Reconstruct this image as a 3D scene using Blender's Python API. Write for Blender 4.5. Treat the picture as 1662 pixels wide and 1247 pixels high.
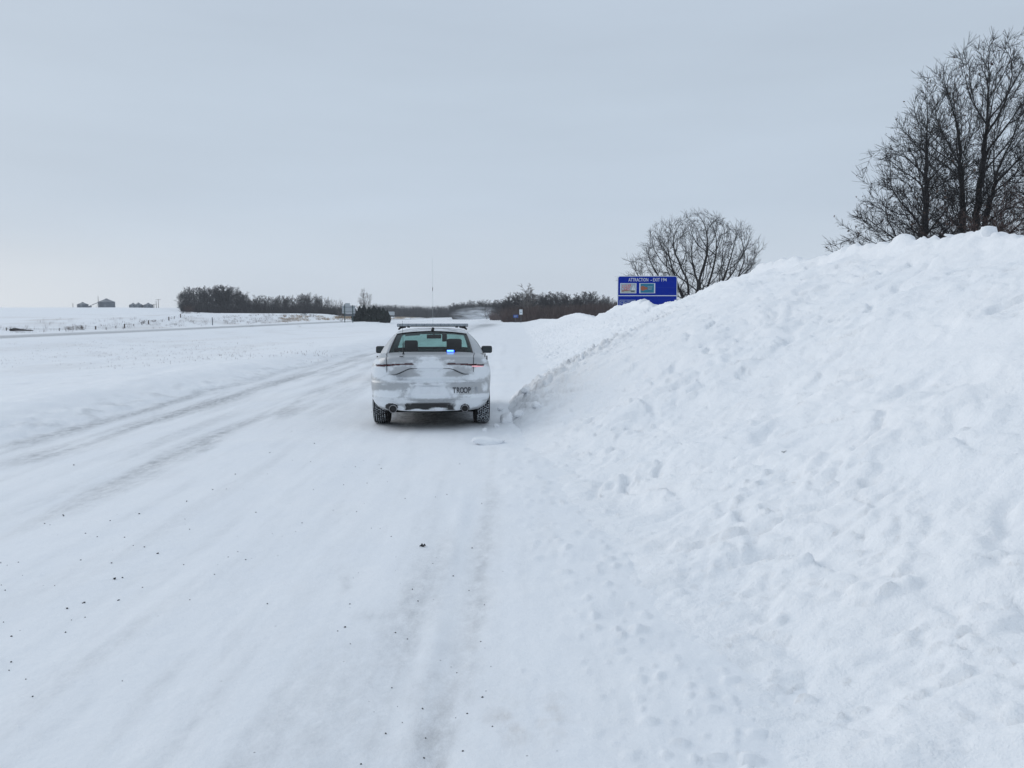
import bpy, bmesh, math, random
import numpy as np
from mathutils import Vector, Matrix

for o in list(bpy.data.objects):
    bpy.data.objects.remove(o)
S = bpy.context.scene
COL = S.collection
R = math.radians

# ------------------------------------------------------------ camera
EYE = 1.80
PITCH = math.atan(112.5 / 1400.0)
cam_d = bpy.data.cameras.new('camera')
cam = bpy.data.objects.new('camera', cam_d)
COL.objects.link(cam)
S.camera = cam
cam_d.sensor_width = 36.0
cam_d.lens = 36.0 * 1400.0 / 1662.0
cam_d.clip_start = 0.05
cam_d.clip_end = 20000
cam.location = (0, 0, EYE)
cam.rotation_euler = (math.pi / 2 - PITCH, 0, 0)

# ------------------------------------------------------------ sky and sun
SUN_EL, SUN_AZ = R(27), R(-62)        # azimuth from +Y towards +X
W = bpy.data.worlds.new('World')
S.world = W
W.use_nodes = True
nt = W.node_tree
nt.nodes.clear()
N = nt.nodes.new
L = nt.links.new
out = N('ShaderNodeOutputWorld')
bg = N('ShaderNodeBackground')
bg.inputs['Strength'].default_value = 1.0
L(bg.outputs[0], out.inputs[0])
tc = N('ShaderNodeTexCoord')
sky = N('ShaderNodeTexSky')
sky.sky_type = 'NISHITA'
sky.sun_disc = False
sky.sun_elevation = SUN_EL
sky.sun_rotation = SUN_AZ
sky.dust_density = 3.0
skys = N('ShaderNodeVectorMath'); skys.operation = 'SCALE'
skys.inputs['Scale'].default_value = 0.10
L(sky.outputs[0], skys.inputs[0])
sep = N('ShaderNodeSeparateXYZ')
L(tc.outputs['Generated'], sep.inputs[0])
el = N('ShaderNodeValToRGB')            # cloud deck brightness with elevation
L(sep.outputs['Z'], el.inputs[0])
cr = el.color_ramp
cr.elements[0].position = 0.0
cr.elements[0].color = (0.60, 0.665, 0.745, 1)
cr.elements[1].position = 1.0
cr.elements[1].color = (0.53, 0.615, 0.72, 1)
for p, c in ((0.05, (0.575, 0.65, 0.74)), (0.12, (0.53, 0.615, 0.72)), (0.24, (0.512, 0.596, 0.695)), (0.36, (0.502, 0.583, 0.685)), (0.6, (0.508, 0.588, 0.688))):
    e = cr.elements.new(p); e.color = (*c, 1)
mp = N('ShaderNodeMapping'); mp.inputs['Scale'].default_value = (1.6, 1.6, 9.0)
mp.inputs['Rotation'].default_value = (0, R(4), 0)
L(tc.outputs['Generated'], mp.inputs[0])
nz = N('ShaderNodeTexNoise'); nz.inputs['Scale'].default_value = 1.3
nz.inputs['Detail'].default_value = 5; nz.inputs['Roughness'].default_value = 0.5
L(mp.outputs[0], nz.inputs['Vector'])
nr = N('ShaderNodeMapRange')
nr.inputs['From Min'].default_value = 0.3; nr.inputs['From Max'].default_value = 0.7
nr.inputs['To Min'].default_value = 0.955; nr.inputs['To Max'].default_value = 1.045
L(nz.outputs['Fac'], nr.inputs['Value'])
mul = N('ShaderNodeVectorMath'); mul.operation = 'SCALE'
L(el.outputs[0], mul.inputs[0]); L(nr.outputs[0], mul.inputs['Scale'])
# thinner cloud towards the sun, low on the left
dot = N('ShaderNodeVectorMath'); dot.operation = 'DOT_PRODUCT'
dv = Vector((math.sin(R(-42)), math.cos(R(-42)), 0.045)).normalized()
dot.inputs[1].default_value = dv
L(tc.outputs['Generated'], dot.inputs[0])
g1 = N('ShaderNodeMapRange'); g1.interpolation_type = 'SMOOTHSTEP'
g1.inputs['From Min'].default_value = 0.89; g1.inputs['From Max'].default_value = 1.0
L(dot.outputs['Value'], g1.inputs['Value'])
g2 = N('ShaderNodeMapRange'); g2.interpolation_type = 'SMOOTHSTEP'
g2.inputs['From Min'].default_value = 0.095; g2.inputs['From Max'].default_value = 0.0
L(sep.outputs['Z'], g2.inputs['Value'])
g3 = N('ShaderNodeMath'); g3.operation = 'MULTIPLY'
L(g1.outputs[0], g3.inputs[0]); L(g2.outputs[0], g3.inputs[1])
mix1 = N('ShaderNodeMix'); mix1.data_type = 'RGBA'
L(g3.outputs[0], mix1.inputs['Factor'])
L(mul.outputs[0], mix1.inputs[6]); mix1.inputs[7].default_value = (0.725, 0.765, 0.80, 1)
mix2 = N('ShaderNodeMix'); mix2.data_type = 'RGBA'
mix2.inputs['Factor'].default_value = 0.06
L(mix1.outputs[2], mix2.inputs[6]); L(skys.outputs[0], mix2.inputs[7])
L(mix2.outputs[2], bg.inputs['Color'])

sd = bpy.data.lights.new('sun', 'SUN')
sun = bpy.data.objects.new('sun', sd)
COL.objects.link(sun)
sd.energy = 0.82
sd.angle = R(50)
sd.color = (1.0, 0.97, 0.93)
dirv = Vector((math.sin(SUN_AZ) * math.cos(SUN_EL), math.cos(SUN_AZ) * math.cos(SUN_EL), math.sin(SUN_EL)))
sun.rotation_euler = dirv.to_track_quat('Z', 'Y').to_euler()

S.view_settings.view_transform = 'Standard'
S.view_settings.look = 'None'
S.view_settings.gamma = 1
S.view_settings.exposure = 0.04
S.view_settings.use_curve_mapping = False
S.render.engine = 'CYCLES'
S.cycles.max_bounces = 8
S.cycles.diffuse_bounces = 4
S.cycles.transparent_max_bounces = 24
S.cycles.volume_bounces = 2

# ------------------------------------------------------------ helpers
_cp, _sp = math.cos(PITCH), math.sin(PITCH)


def ray(px, py):
    u = (px - 831) / 1400.0
    v = (623.5 - py) / 1400.0
    return Vector((u, _cp + v * _sp, -_sp + v * _cp))


def at(px, py, Y):
    d = ray(px, py)
    t = Y / d.y
    return Vector((d.x * t, Y, EYE + d.z * t))


def gnd(px, py, z=0.0):
    d = ray(px, py)
    t = (z - EYE) / d.z
    return Vector((d.x * t, d.y * t, z))


_tab = np.random.RandomState(7).rand(256, 256) * 2 * np.pi
_gx, _gy = np.cos(_tab), np.sin(_tab)


def pn(x, y, seed=0):
    x = np.asarray(x, float) + seed * 17.31
    y = np.asarray(y, float) + seed * 9.77
    xi = np.floor(x).astype(int); yi = np.floor(y).astype(int)
    fx, fy = x - xi, y - yi
    u = fx * fx * fx * (fx * (fx * 6 - 15) + 10)
    v = fy * fy * fy * (fy * (fy * 6 - 15) + 10)

    def g(ix, iy, dx, dy):
        a, b = ix & 255, iy & 255
        return _gx[a, b] * dx + _gy[a, b] * dy
    n00 = g(xi, yi, fx, fy); n10 = g(xi + 1, yi, fx - 1, fy)
    n01 = g(xi, yi + 1, fx, fy - 1); n11 = g(xi + 1, yi + 1, fx - 1, fy - 1)
    return 1.5 * ((n00 * (1 - u) + n10 * u) * (1 - v) + (n01 * (1 - u) + n11 * u) * v)


def fbm(x, y, seed=0, octv=4, rough=0.5):
    s = 0; a = 1.0; t = 0
    for i in range(octv):
        s = s + a * pn(x * 2 ** i, y * 2 ** i, seed + i * 3)
        t += a; a *= rough
    return s / t


def sst(a, b, x):
    t = np.clip((np.asarray(x, float) - a) / (b - a), 0, 1)
    return t * t * (3 - 2 * t)


def tag(o, label=None, cat=None, group=None, kind=None):
    if label: o['label'] = label
    if cat: o['category'] = cat
    if group: o['group'] = group
    if kind: o['kind'] = kind
    return o


def link(name, me, mat=None, parent=None):
    o = bpy.data.objects.new(name, me)
    COL.objects.link(o)
    if mat is not None:
        if isinstance(mat, (list, tuple)):
            for m in mat: me.materials.append(m)
        else:
            me.materials.append(mat)
    if parent: o.parent = parent
    return o


def empty(name, loc=(0, 0, 0), rz=0.0):
    o = bpy.data.objects.new(name, None)
    COL.objects.link(o)
    o.location = loc
    o.rotation_euler = (0, 0, rz)
    o.empty_display_size = 0.3
    return o


def npmesh(name, V, F, smooth=True):
    """V (n,3), F (m,k) arrays"""
    me = bpy.data.meshes.new(name)
    V = np.ascontiguousarray(V, dtype=np.float32); F = np.ascontiguousarray(F, dtype=np.int32)
    k = F.shape[1]
    me.vertices.add(len(V)); me.vertices.foreach_set('co', V.ravel())
    me.loops.add(F.size); me.loops.foreach_set('vertex_index', F.ravel())
    me.polygons.add(len(F))
    me.polygons.foreach_set('loop_start', np.arange(len(F), dtype=np.int32) * k)
    me.polygons.foreach_set('loop_total', np.full(len(F), k, dtype=np.int32))
    me.update(calc_edges=True)
    if smooth:
        me.polygons.foreach_set('use_smooth', np.ones(len(F), dtype=bool))
    return me


def attr(me, name, vals):
    a = me.attributes.new(name, 'FLOAT', 'POINT')
    a.data.foreach_set('value', np.ascontiguousarray(vals, dtype=np.float32))


def gridfaces(nr_, nc_):
    i = np.arange(nr_ - 1)[:, None] * nc_ + np.arange(nc_ - 1)[None, :]
    return np.stack([i, i + 1, i + nc_ + 1, i + nc_], -1).reshape(-1, 4)


def submesh(name, V, F, normals=None, attrs=None):
    used, inv = np.unique(F, return_inverse=True)
    me = npmesh(name, V[used], inv.reshape(F.shape))
    if attrs:
        for k, v in attrs.items(): attr(me, k, v[used])
    if normals is not None:
        me.normals_split_custom_set_from_vertices(normals[used].tolist())
    return me


def vnormals(V, F):
    a = V[F[:, 2]] - V[F[:, 0]]; b = V[F[:, 3]] - V[F[:, 1]]
    fn = np.cross(a, b)
    n = np.zeros_like(V)
    for k in range(4):
        for c in range(3):
            n[:, c] += np.bincount(F[:, k], fn[:, c], len(V))
    return n / np.maximum(np.linalg.norm(n, axis=1)[:, None], 1e-12)


class MB:
    """collects simple shapes into one mesh"""
    def __init__(self):
        self.v = []; self.f = []

    def add(self, vs, fs):
        n = len(self.v)
        self.v += [tuple(p) for p in vs]
        self.f += [tuple(i + n for i in f) for f in fs]
        return self

    def box(self, c, s, rot=None, taper=1.0):
        vs = []
        for sz in (-1, 1):
            k = taper if sz > 0 else 1
            for sx, sy in ((-1, -1), (1, -1), (1, 1), (-1, 1)):
                p = Vector((sx * s[0] / 2 * k, sy * s[1] / 2 * k, sz * s[2] / 2))
                if rot: p = rot @ p
                vs.append(p + Vector(c))
        return self.add(vs, [(3, 2, 1, 0), (4, 5, 6, 7), (0, 1, 5, 4), (1, 2, 6, 5), (2, 3, 7, 6), (3, 0, 4, 7)])

    def tube(self, pts, rad, n=8, cap=True):
        pts = [Vector(p) for p in pts]
        if not isinstance(rad, (list, tuple)): rad = [rad] * len(pts)
        vs = []
        for i, p in enumerate(pts):
            t = (pts[min(i + 1, len(pts) - 1)] - pts[max(i - 1, 0)]).normalized()
            a = Vector((0, 0, 1)) if abs(t.z) < 0.9 else Vector((1, 0, 0))
            u = t.cross(a).normalized(); w = t.cross(u)
            for k in range(n):
                an = 2 * math.pi * k / n
                vs.append(p + (u * math.cos(an) + w * math.sin(an)) * rad[i])
        fs = []
        for i in range(len(pts) - 1):
            for k in range(n):
                a, b = i * n + k, i * n + (k + 1) % n
                fs.append((a, b, b + n, a + n))
        if cap:
            fs.append(tuple(range(n - 1, -1, -1)))
            fs.append(tuple((len(pts) - 1) * n + k for k in range(n)))
        return self.add(vs, fs)

    def prism(self, poly, axis_fn, d0, d1):
        """poly of 2D points, axis_fn(a,b,d) -> xyz"""
        n = len(poly)
        vs = [axis_fn(a, b, d0) for a, b in poly] + [axis_fn(a, b, d1) for a, b in poly]
        fs = [tuple(range(n)), tuple(range(2 * n - 1, n - 1, -1))]
        for i in range(n):
            j = (i + 1) % n
            fs.append((i, i + n, j + n, j))
        return self.add(vs, fs)

    def build(self, name, mat, parent=None, bevel=0, smooth=False, seg=2):
        me = bpy.data.meshes.new(name)
        me.from_pydata(self.v, [], self.f)
        bm = bmesh.new(); bm.from_mesh(me)
        bmesh.ops.recalc_face_normals(bm, faces=bm.faces)
        if bevel:
            bmesh.ops.bevel(bm, geom=list(bm.edges), offset=bevel, segments=seg, profile=0.6, affect='EDGES', clamp_overlap=True)
        bm.to_mesh(me); bm.free()
        if smooth:
            for p in me.polygons: p.use_smooth = True
        return link(name, me, mat, parent)


# ------------------------------------------------------------ materials
def mat(name, col, rough=0.6, metal=0.0, spec=0.5, noise=0.0, nscale=5.0, emit=None, estr=0.0, bump=0.0, stretch=None):
    m = bpy.data.materials.new(name); m.use_nodes = True
    t = m.node_tree; b = t.nodes['Principled BSDF']
    b.inputs['Base Color'].default_value = (*col, 1)
    b.inputs['Roughness'].default_value = rough
    b.inputs['Metallic'].default_value = metal
    b.inputs['Specular IOR Level'].default_value = spec
    if emit:
        b.inputs['Emission Color'].default_value = (*emit, 1)
        b.inputs['Emission Strength'].default_value = estr
    if noise or bump:
        c = t.nodes.new('ShaderNodeTexCoord')
        mpn = t.nodes.new('ShaderNodeMapping')
        if stretch: mpn.inputs['Scale'].default_value = stretch
        t.links.new(c.outputs['Object'], mpn.inputs[0])
        n = t.nodes.new('ShaderNodeTexNoise'); n.inputs['Scale'].default_value = nscale
        n.inputs['Detail'].default_value = 6; n.inputs['Roughness'].default_value = 0.6
        t.links.new(mpn.outputs[0], n.inputs['Vector'])
        if noise:
            r_ = t.nodes.new('ShaderNodeMapRange')
            r_.inputs['From Min'].default_value = 0.3; r_.inputs['From Max'].default_value = 0.7
            r_.inputs['To Min'].default_value = 1 - noise; r_.inputs['To Max'].default_value = 1 + noise
            t.links.new(n.outputs['Fac'], r_.inputs['Value'])
            s_ = t.nodes.new('ShaderNodeVectorMath'); s_.operation = 'SCALE'
            s_.inputs[0].default_value = col
            t.links.new(r_.outputs[0], s_.inputs['Scale'])
            t.links.new(s_.outputs[0], b.inputs['Base Color'])
        if bump:
            bp = t.nodes.new('ShaderNodeBump'); bp.inputs['Distance'].default_value = bump
            t.links.new(n.outputs['Fac'], bp.inputs['Height'])
            t.links.new(bp.outputs[0], b.inputs['Normal'])
    return m


def snow_material(name, grain=0.004, kind='ground'):
    """snow; vertex attributes: dirt (grey ice, road grime, shade painted under the car and in pits)"""
    m = bpy.data.materials.new(name); m.use_nodes = True
    t = m.node_tree; b = t.nodes['Principled BSDF']
    b.inputs['Roughness'].default_value = 0.75
    b.inputs['Specular IOR Level'].default_value = 0.25
    n_ = t.nodes.new; l_ = t.links.new
    geo = n_('ShaderNodeNewGeometry')

    def noise(scale, det, rough, vec=None, st=None):
        x = n_('ShaderNodeTexNoise'); x.inputs['Scale'].default_value = scale
        x.inputs['Detail'].default_value = det; x.inputs['Roughness'].default_value = rough
        if st:
            mm = n_('ShaderNodeMapping'); mm.inputs['Scale'].default_value = st
            l_(geo.outputs['Position'], mm.inputs[0]); l_(mm.outputs[0], x.inputs['Vector'])
        else:
            l_(geo.outputs['Position'], x.inputs['Vector'])
        return x

    def mr(src, a, c, d, e, smooth=False):
        x = n_('ShaderNodeMapRange')
        if smooth: x.interpolation_type = 'SMOOTHSTEP'
        x.inputs['From Min'].default_value = a; x.inputs['From Max'].default_value = c
        x.inputs['To Min'].default_value = d; x.inputs['To Max'].default_value = e
        l_(src, x.inputs['Value']); return x.outputs[0]

    def mth(op, a, c):
        x = n_('ShaderNodeMath'); x.operation = op
        for i, s in enumerate((a, c)):
            if isinstance(s, (int, float)): x.inputs[i].default_value = s
            else: l_(s, x.inputs[i])
        return x.outputs[0]

    big = noise(0.7, 5, 0.6)
    base = n_('ShaderNodeMix'); base.data_type = 'RGBA'
    l_(mr(big.outputs['Fac'], 0.35, 0.65, 0, 1), base.inputs['Factor'])
    base.inputs[6].default_value = (0.885, 0.905, 0.932, 1) if kind == 'ground' else (0.90, 0.92, 0.945, 1)
    base.inputs[7].default_value = (0.915, 0.928, 0.945, 1) if kind == 'ground' else (0.93, 0.94, 0.955, 1)
    at_ = n_('ShaderNodeAttribute'); at_.attribute_name = 'dirt_shade'
    fine = noise(11.0, 9, 0.8, st=(1.0, 0.45, 1.0))
    dm = mth('MULTIPLY', at_.outputs['Fac'], mr(fine.outputs['Fac'], 0.36, 0.62, 0.25, 1.35))
    dmx = n_('ShaderNodeMix'); dmx.data_type = 'RGBA'
    l_(dm, dmx.inputs['Factor']); l_(base.outputs[2], dmx.inputs[6])
    dmx.inputs[7].default_value = (0.30, 0.31, 0.325, 1)
    bt = n_('ShaderNodeAttribute'); bt.attribute_name = 'tan'
    tmx = n_('ShaderNodeMix'); tmx.data_type = 'RGBA'
    l_(mth('MULTIPLY', bt.outputs['Fac'], mr(fine.outputs['Fac'], 0.38, 0.62, 0.2, 1.2)), tmx.inputs['Factor'])
    l_(dmx.outputs[2], tmx.inputs[6]); tmx.inputs[7].default_value = (0.42, 0.36, 0.31, 1)
    # tiny grit specks
    vor = n_('ShaderNodeTexVoronoi'); vor.inputs['Scale'].default_value = 16.0
    l_(geo.outputs['Position'], vor.inputs['Vector'])
    wn = n_('ShaderNodeSeparateColor'); l_(vor.outputs['Color'], wn.inputs[0])
    sp = mth('MULTIPLY', mr(vor.outputs['Distance'], 0.10, 0.055, 0, 1), mr(wn.outputs[0], 0.965, 0.97, 0, 1))
    gm = n_('ShaderNodeMix'); gm.data_type = 'RGBA'
    l_(mth('MULTIPLY', sp, 0.6 if kind == 'ground' else 0.0), gm.inputs['Factor'])
    l_(tmx.outputs[2], gm.inputs[6]); gm.inputs[7].default_value = (0.10, 0.10, 0.11, 1)
    l_(gm.outputs[2], b.inputs['Base Color'])
    l_(mr(dm, 0, 1, 0.75, 0.45), b.inputs['Roughness'])
    f1 = noise(38.0, 6, 0.7); f2 = noise(6.0, 6, 0.62)
    h = mth('ADD', mth('MULTIPLY', f1.outputs['Fac'], grain), mth('MULTIPLY', f2.outputs['Fac'], grain * (5 if kind == 'ground' else 9)))
    bp = n_('ShaderNodeBump'); bp.inputs['Distance'].default_value = 1.0
    bp.inputs['Strength'].default_value = 0.8
    l_(h, bp.inputs['Height']); l_(bp.outputs[0], b.inputs['Normal'])
    return m


M = {}
M['snow'] = snow_material('packed_snow', 0.0034, 'ground')
M['banksnow'] = snow_material('ploughed_snow', 0.0050, 'bank')
M['bark'] = mat('dark_bark', (0.035, 0.033, 0.034), 0.9, noise=0.35, nscale=3, spec=0.15)
M['bark_far'] = mat('grey_brown_bark', (0.034, 0.031, 0.033), 0.9, noise=0.3, nscale=0.4, spec=0.1)
M['bark_pale'] = mat('pale_bark', (0.17, 0.155, 0.145), 0.9, noise=0.25, nscale=0.5, spec=0.1)
M['brush'] = mat('red_brown_brush', (0.085, 0.058, 0.052), 0.9, noise=0.3, nscale=0.4, spec=0.1)
M['cedar'] = mat('dark_cedar_needles', (0.018, 0.026, 0.022), 0.9, noise=0.4, nscale=1.0, spec=0.1)
M['deadleaf'] = mat('dead_oak_leaf', (0.07, 0.045, 0.035), 0.8, noise=0.4, nscale=4)
M['grass'] = mat('dry_tan_grass', (0.36, 0.27, 0.185), 0.9, noise=0.3, nscale=0.3)
M['weed'] = mat('grey_brown_weed', (0.20, 0.165, 0.15), 0.9, noise=0.3, nscale=0.3)
M['wood'] = mat('weathered_wood', (0.11, 0.095, 0.085), 0.9, noise=0.3, nscale=8, stretch=(1, 1, 0.1))
M['galv'] = mat('galvanised_steel', (0.13, 0.145, 0.165), 0.6, metal=0.3, noise=0.12, nscale=1.2)
M['galvroof'] = mat('galvanised_roof', (0.19, 0.205, 0.225), 0.6, metal=0.3, noise=0.15, nscale=0.8)
M['alu'] = mat('bare_aluminium_sign_back', (0.42, 0.45, 0.47), 0.6, metal=0.2, noise=0.06, nscale=2)
M['post'] = mat('painted_steel_post', (0.05, 0.085, 0.085), 0.6)
M['blue'] = mat('sign_blue_sheeting', (0.001, 0.024, 0.32), 0.6, spec=0.06, noise=0.06, nscale=3)
M['blue2'] = mat('far_sign_blue', (0.012, 0.06, 0.30), 0.5)
M['white'] = mat('sign_white_sheeting', (0.72, 0.76, 0.80), 0.55)
M['rock'] = mat('dark_road_grit', (0.03, 0.03, 0.033), 0.8, noise=0.4, nscale=30)

# ------------------------------------------------------------ terrain
ROAD_L, ROAD_R = -6.9, 0.6
OPP_L, OPP_R = -43.0, -35.0


def zbase(x, y):
    x = np.asarray(x, float); y = np.asarray(y, float)
    z = np.zeros(np.broadcast(x, y).shape)
    # median: drifted berm beside the road, then a shallow ditch
    m = sst(-6.8, -8.2, x)
    z = z + m * (0.12 + 0.16 * np.exp(-((x + 8.6) / 1.5) ** 2))
    z = z - 0.45 * sst(-9, -19, x) * sst(-35, -26, x)
    z = z + 0.28 * sst(-33.5, -34.6, x) * sst(-46, -44, x) * 0
    # slope beyond the far carriageway
    z = z - 0.3 * np.exp(-((x + 49) / 4.0) ** 2)
    a = sst(-52, -150, x)
    up = np.clip((y - 80) / 400.0, 0, 1.0)
    z = z + 5.5 * a * up
    z = z + 1.1 * sst(-50, -66, x) * sst(60, 190, y) * sst(420, 300, y)
    z = z + 0.9 * np.exp(-((x + 62) / 14.0) ** 2) * sst(90, 200, y) * sst(420, 260, y)
    z = z - 7.0 * sst(520, 900, y) * a
    # right side, beyond the bank
    z = z + 0.8 * sst(9, 26, x) * sst(40, 110, y)
    return z


def clods(x, y, cell, seed, rmax, dens):
    """scattered rounded snow clods, height above the surface"""
    X, Y_ = x / cell, y / cell
    xi = np.floor(X).astype(int); yi = np.floor(Y_).astype(int)
    best = np.zeros(np.shape(X))
    rr = np.random.RandomState(seed).rand(5, 128, 128)
    for dx in (-1, 0, 1):
        for dy in (-1, 0, 1):
            a = (xi + dx) & 127; b = (yi + dy) & 127
            cx = xi + dx + .2 + .6 * rr[0, a, b]; cy = yi + dy + .2 + .6 * rr[1, a, b]
            r = rmax / cell * (0.35 + 0.65 * rr[2, a, b] ** 2)
            e = 0.7 + 0.6 * rr[4, a, b]
            d2 = ((X - cx) * e) ** 2 + ((Y_ - cy) / e) ** 2
            h = np.sqrt(np.clip(r * r - d2, 0, None)) * (rr[3, a, b] < dens)
            best = np.maximum(best, h)
    return best * cell


TOEX = ([-10, 0, 3, 5, 7.5, 10, 12.5, 15, 18, 20, 22, 25, 30, 60, 120, 300], [1.5, 1.15, 0.85, 0.62, 0.40, 0.22, 0.08, -0.05, -0.12, 0.15, 0.5, 0.7, 0.8, 1.0, 1.3, 2.0])


def zground(x, y):
    z = zbase(x, y)
    road = sst(ROAD_L - 0.6, ROAD_L + 0.4, x) * sst(3.5, 1.0, x)
    far = sst(160, 30, y)
    z = z + far * (1 - road) * (0.085 * fbm(x * 0.5, y * 0.35, 3, 4) + 0.03 * fbm(x * 2.4, y * 2.0, 5, 3)) * sst(-50, -7.2, x)
    # chunky line thrown up by the plough at the road's left edge
    e = np.exp(-((x + 7.3) / 0.45) ** 2)
    z = z + far * e * (0.05 + 0.09 * np.abs(fbm(x * 2.2, y * 1.6, 11, 3)))
    # road surface: long ruts, packed ridges
    xs = x + 0.12 * pn(x * 0.3, y * 0.1, 2) + 0.012 * y
    z = z + road * far * (0.012 * fbm(xs * 2.2, y * 0.22, 21, 4) + 0.006 * fbm(x * 4, y * 2.2, 22, 3))
    for xr, w, d in ((-0.30, 0.17, 0.018), (-1.6, 0.28, 0.012), (-4.3, 0.35, 0.02), (-5.9, 0.4, 0.014), (-2.5, 0.3, 0.010)):
        z = z - road * far * d * np.exp(-((xs - xr) / w) ** 2)
    z = z + road * 0.026 * np.exp(-((x + 0.37 + 0.012 * y) / 0.07) ** 2) * sst(9.5, 8, y) * (0.5 + 0.6 * pn(y * 1.1, x * 0, 4))
    tx = x - np.interp(y, *TOEX)
    tm = np.exp(-((tx - 0.05) / 0.50) ** 2) * sst(30, 12, y)
    z = z + tm * (0.75 * clods(x + .03 * pn(x * 9, y * 9, 92), y, 0.11, 14, 0.042, .6) + 0.5 * clods(x, y, 0.05, 15, 0.016, .5) + 0.02 * fbm(x * 3, y * 3, 16, 3) + .012)
    z = z + road * far * 0.5 * clods(x, y, 0.16, 17, 0.022, .10)
    z = z + 0.35 * sst(150, 600, y) * fbm(x * 0.01, y * 0.01, 31, 3)
    return z


# crest line of the ploughed bank: distances and heights surveyed along it
SIL = [(1668, 381), (1653, 380), (1635, 382), (1617, 379), (1608, 376), (1594, 376), (1568, 383), (1556, 380), (1542, 382), (1528, 388), (1509, 384), (1491, 388), (1480, 390),
       (1469, 381), (1447, 392), (1424, 397), (1388, 398), (1373, 401), (1358, 410), (1321, 419), (1292, 417), (1266, 423), (1236, 430), (1215, 445), (1200, 450), (1185, 455),
       (1168, 459), (1155, 464), (1140, 472), (1122, 480), (1110, 486), (1098, 489), (1085, 491), (1075, 494), (1067, 497), (1064, 502), (1058, 496), (1052, 489), (1044, 487),
       (1030, 489), (1020, 493), (1010, 497), (1001, 496), (993, 503), (988, 509), (980, 508), (973, 510), (971, 519), (965, 518), (960, 514), (950, 511), (937, 508), (925, 511), (915, 514), (905, 520)]
CRX = 6.5
_c = []
for px_, py_ in SIL:
    Yc = CRX * _cp * 1400 / (px_ - 831)
    pt = at(px_, py_, Yc)
    Yc = CRX / pt.x * Yc
    pt = at(px_, py_, Yc)
    _c.append((Yc, pt.z))
CRY = np.array([-10, 5] + [c[0] for c in _c] + [130, 170, 230, 300])
CRD = np.array([2.6, 2.75] + [c[1] for c in _c] + [1.15, 0.95, 0.7, 0.2])
_yy = np.arange(-12, 300, 0.25)
_hh = np.interp(_yy, CRY, CRD)
_hs = np.array([np.average(_hh, weights=np.exp(-((_yy - q) / (1.0 + 0.05 * abs(q))) ** 2)) for q in _yy])
X0Y = np.array([-10, 0, 3, 5, 7.5, 10, 12.5, 15, 18, 20, 22, 25, 30, 60, 120, 300])
X0X = np.array([1.5, 1.15, 0.85, 0.62, 0.40, 0.22, 0.08, -0.05, -0.12, 0.15, 0.5, 0.7, 0.8, 1.0, 1.3, 2.0])


def bank_shape(x, y):
    H = np.interp(y, _yy, _hs) - 0.06
    x0 = np.interp(y, X0Y, X0X) + 0.16 * fbm(y * 0.55, x * 0.15, 41, 3)
    x1 = CRX + 0 * y
    t = (x - x0) / (x1 - x0)
    tc_ = np.clip(t, 0, 1.0)
    p = 1.30 * tc_ ** 1.5 - 0.30 * tc_ ** 3.2          # gentle toe, steady face
    st = sst(9.5, 15.5, y) * sst(27, 19, y)
    p = p * (1 - st) + st * (0.94 * tc_ ** 0.80 + 0.06 * tc_ ** 3)
    back = sst(1.0, 2.1, t)
    h = H * p * (1 - back)
    h = np.where(t < 0, t * (x1 - x0) * 0.25, h)
    return h, t, x0, x1


def shards(x, y, cell, seed):
    """broken-slab relief: each Voronoi cell stands at its own height and tilt, gaps sunk"""
    X, Y_ = x / cell, y / cell
    xi = np.floor(X).astype(int); yi = np.floor(Y_).astype(int)
    rr = np.random.RandomState(seed).rand(5, 128, 128)
    f1 = np.full(np.shape(X), 9.0); f2 = f1.copy(); hh = np.zeros(np.shape(X))
    for dx in (-1, 0, 1):
        for dy in (-1, 0, 1):
            a = (xi + dx) & 127; b = (yi + dy) & 127
            ex = X - (xi + dx + rr[0, a, b]); ey = Y_ - (yi + dy + rr[1, a, b])
            d = np.sqrt(ex * ex + ey * ey)
            h = rr[2, a, b] + 1.1 * (rr[3, a, b] - .5) * ex + 1.1 * (rr[4, a, b] - .5) * ey
            new = d < f1
            f2 = np.where(new, f1, np.minimum(f2, d)); hh = np.where(new, h, hh); f1 = np.where(new, d, f1)
    e = sst(0.0, 0.22, f2 - f1)
    return (hh - .5) * e - .28 * (1 - e)


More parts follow.
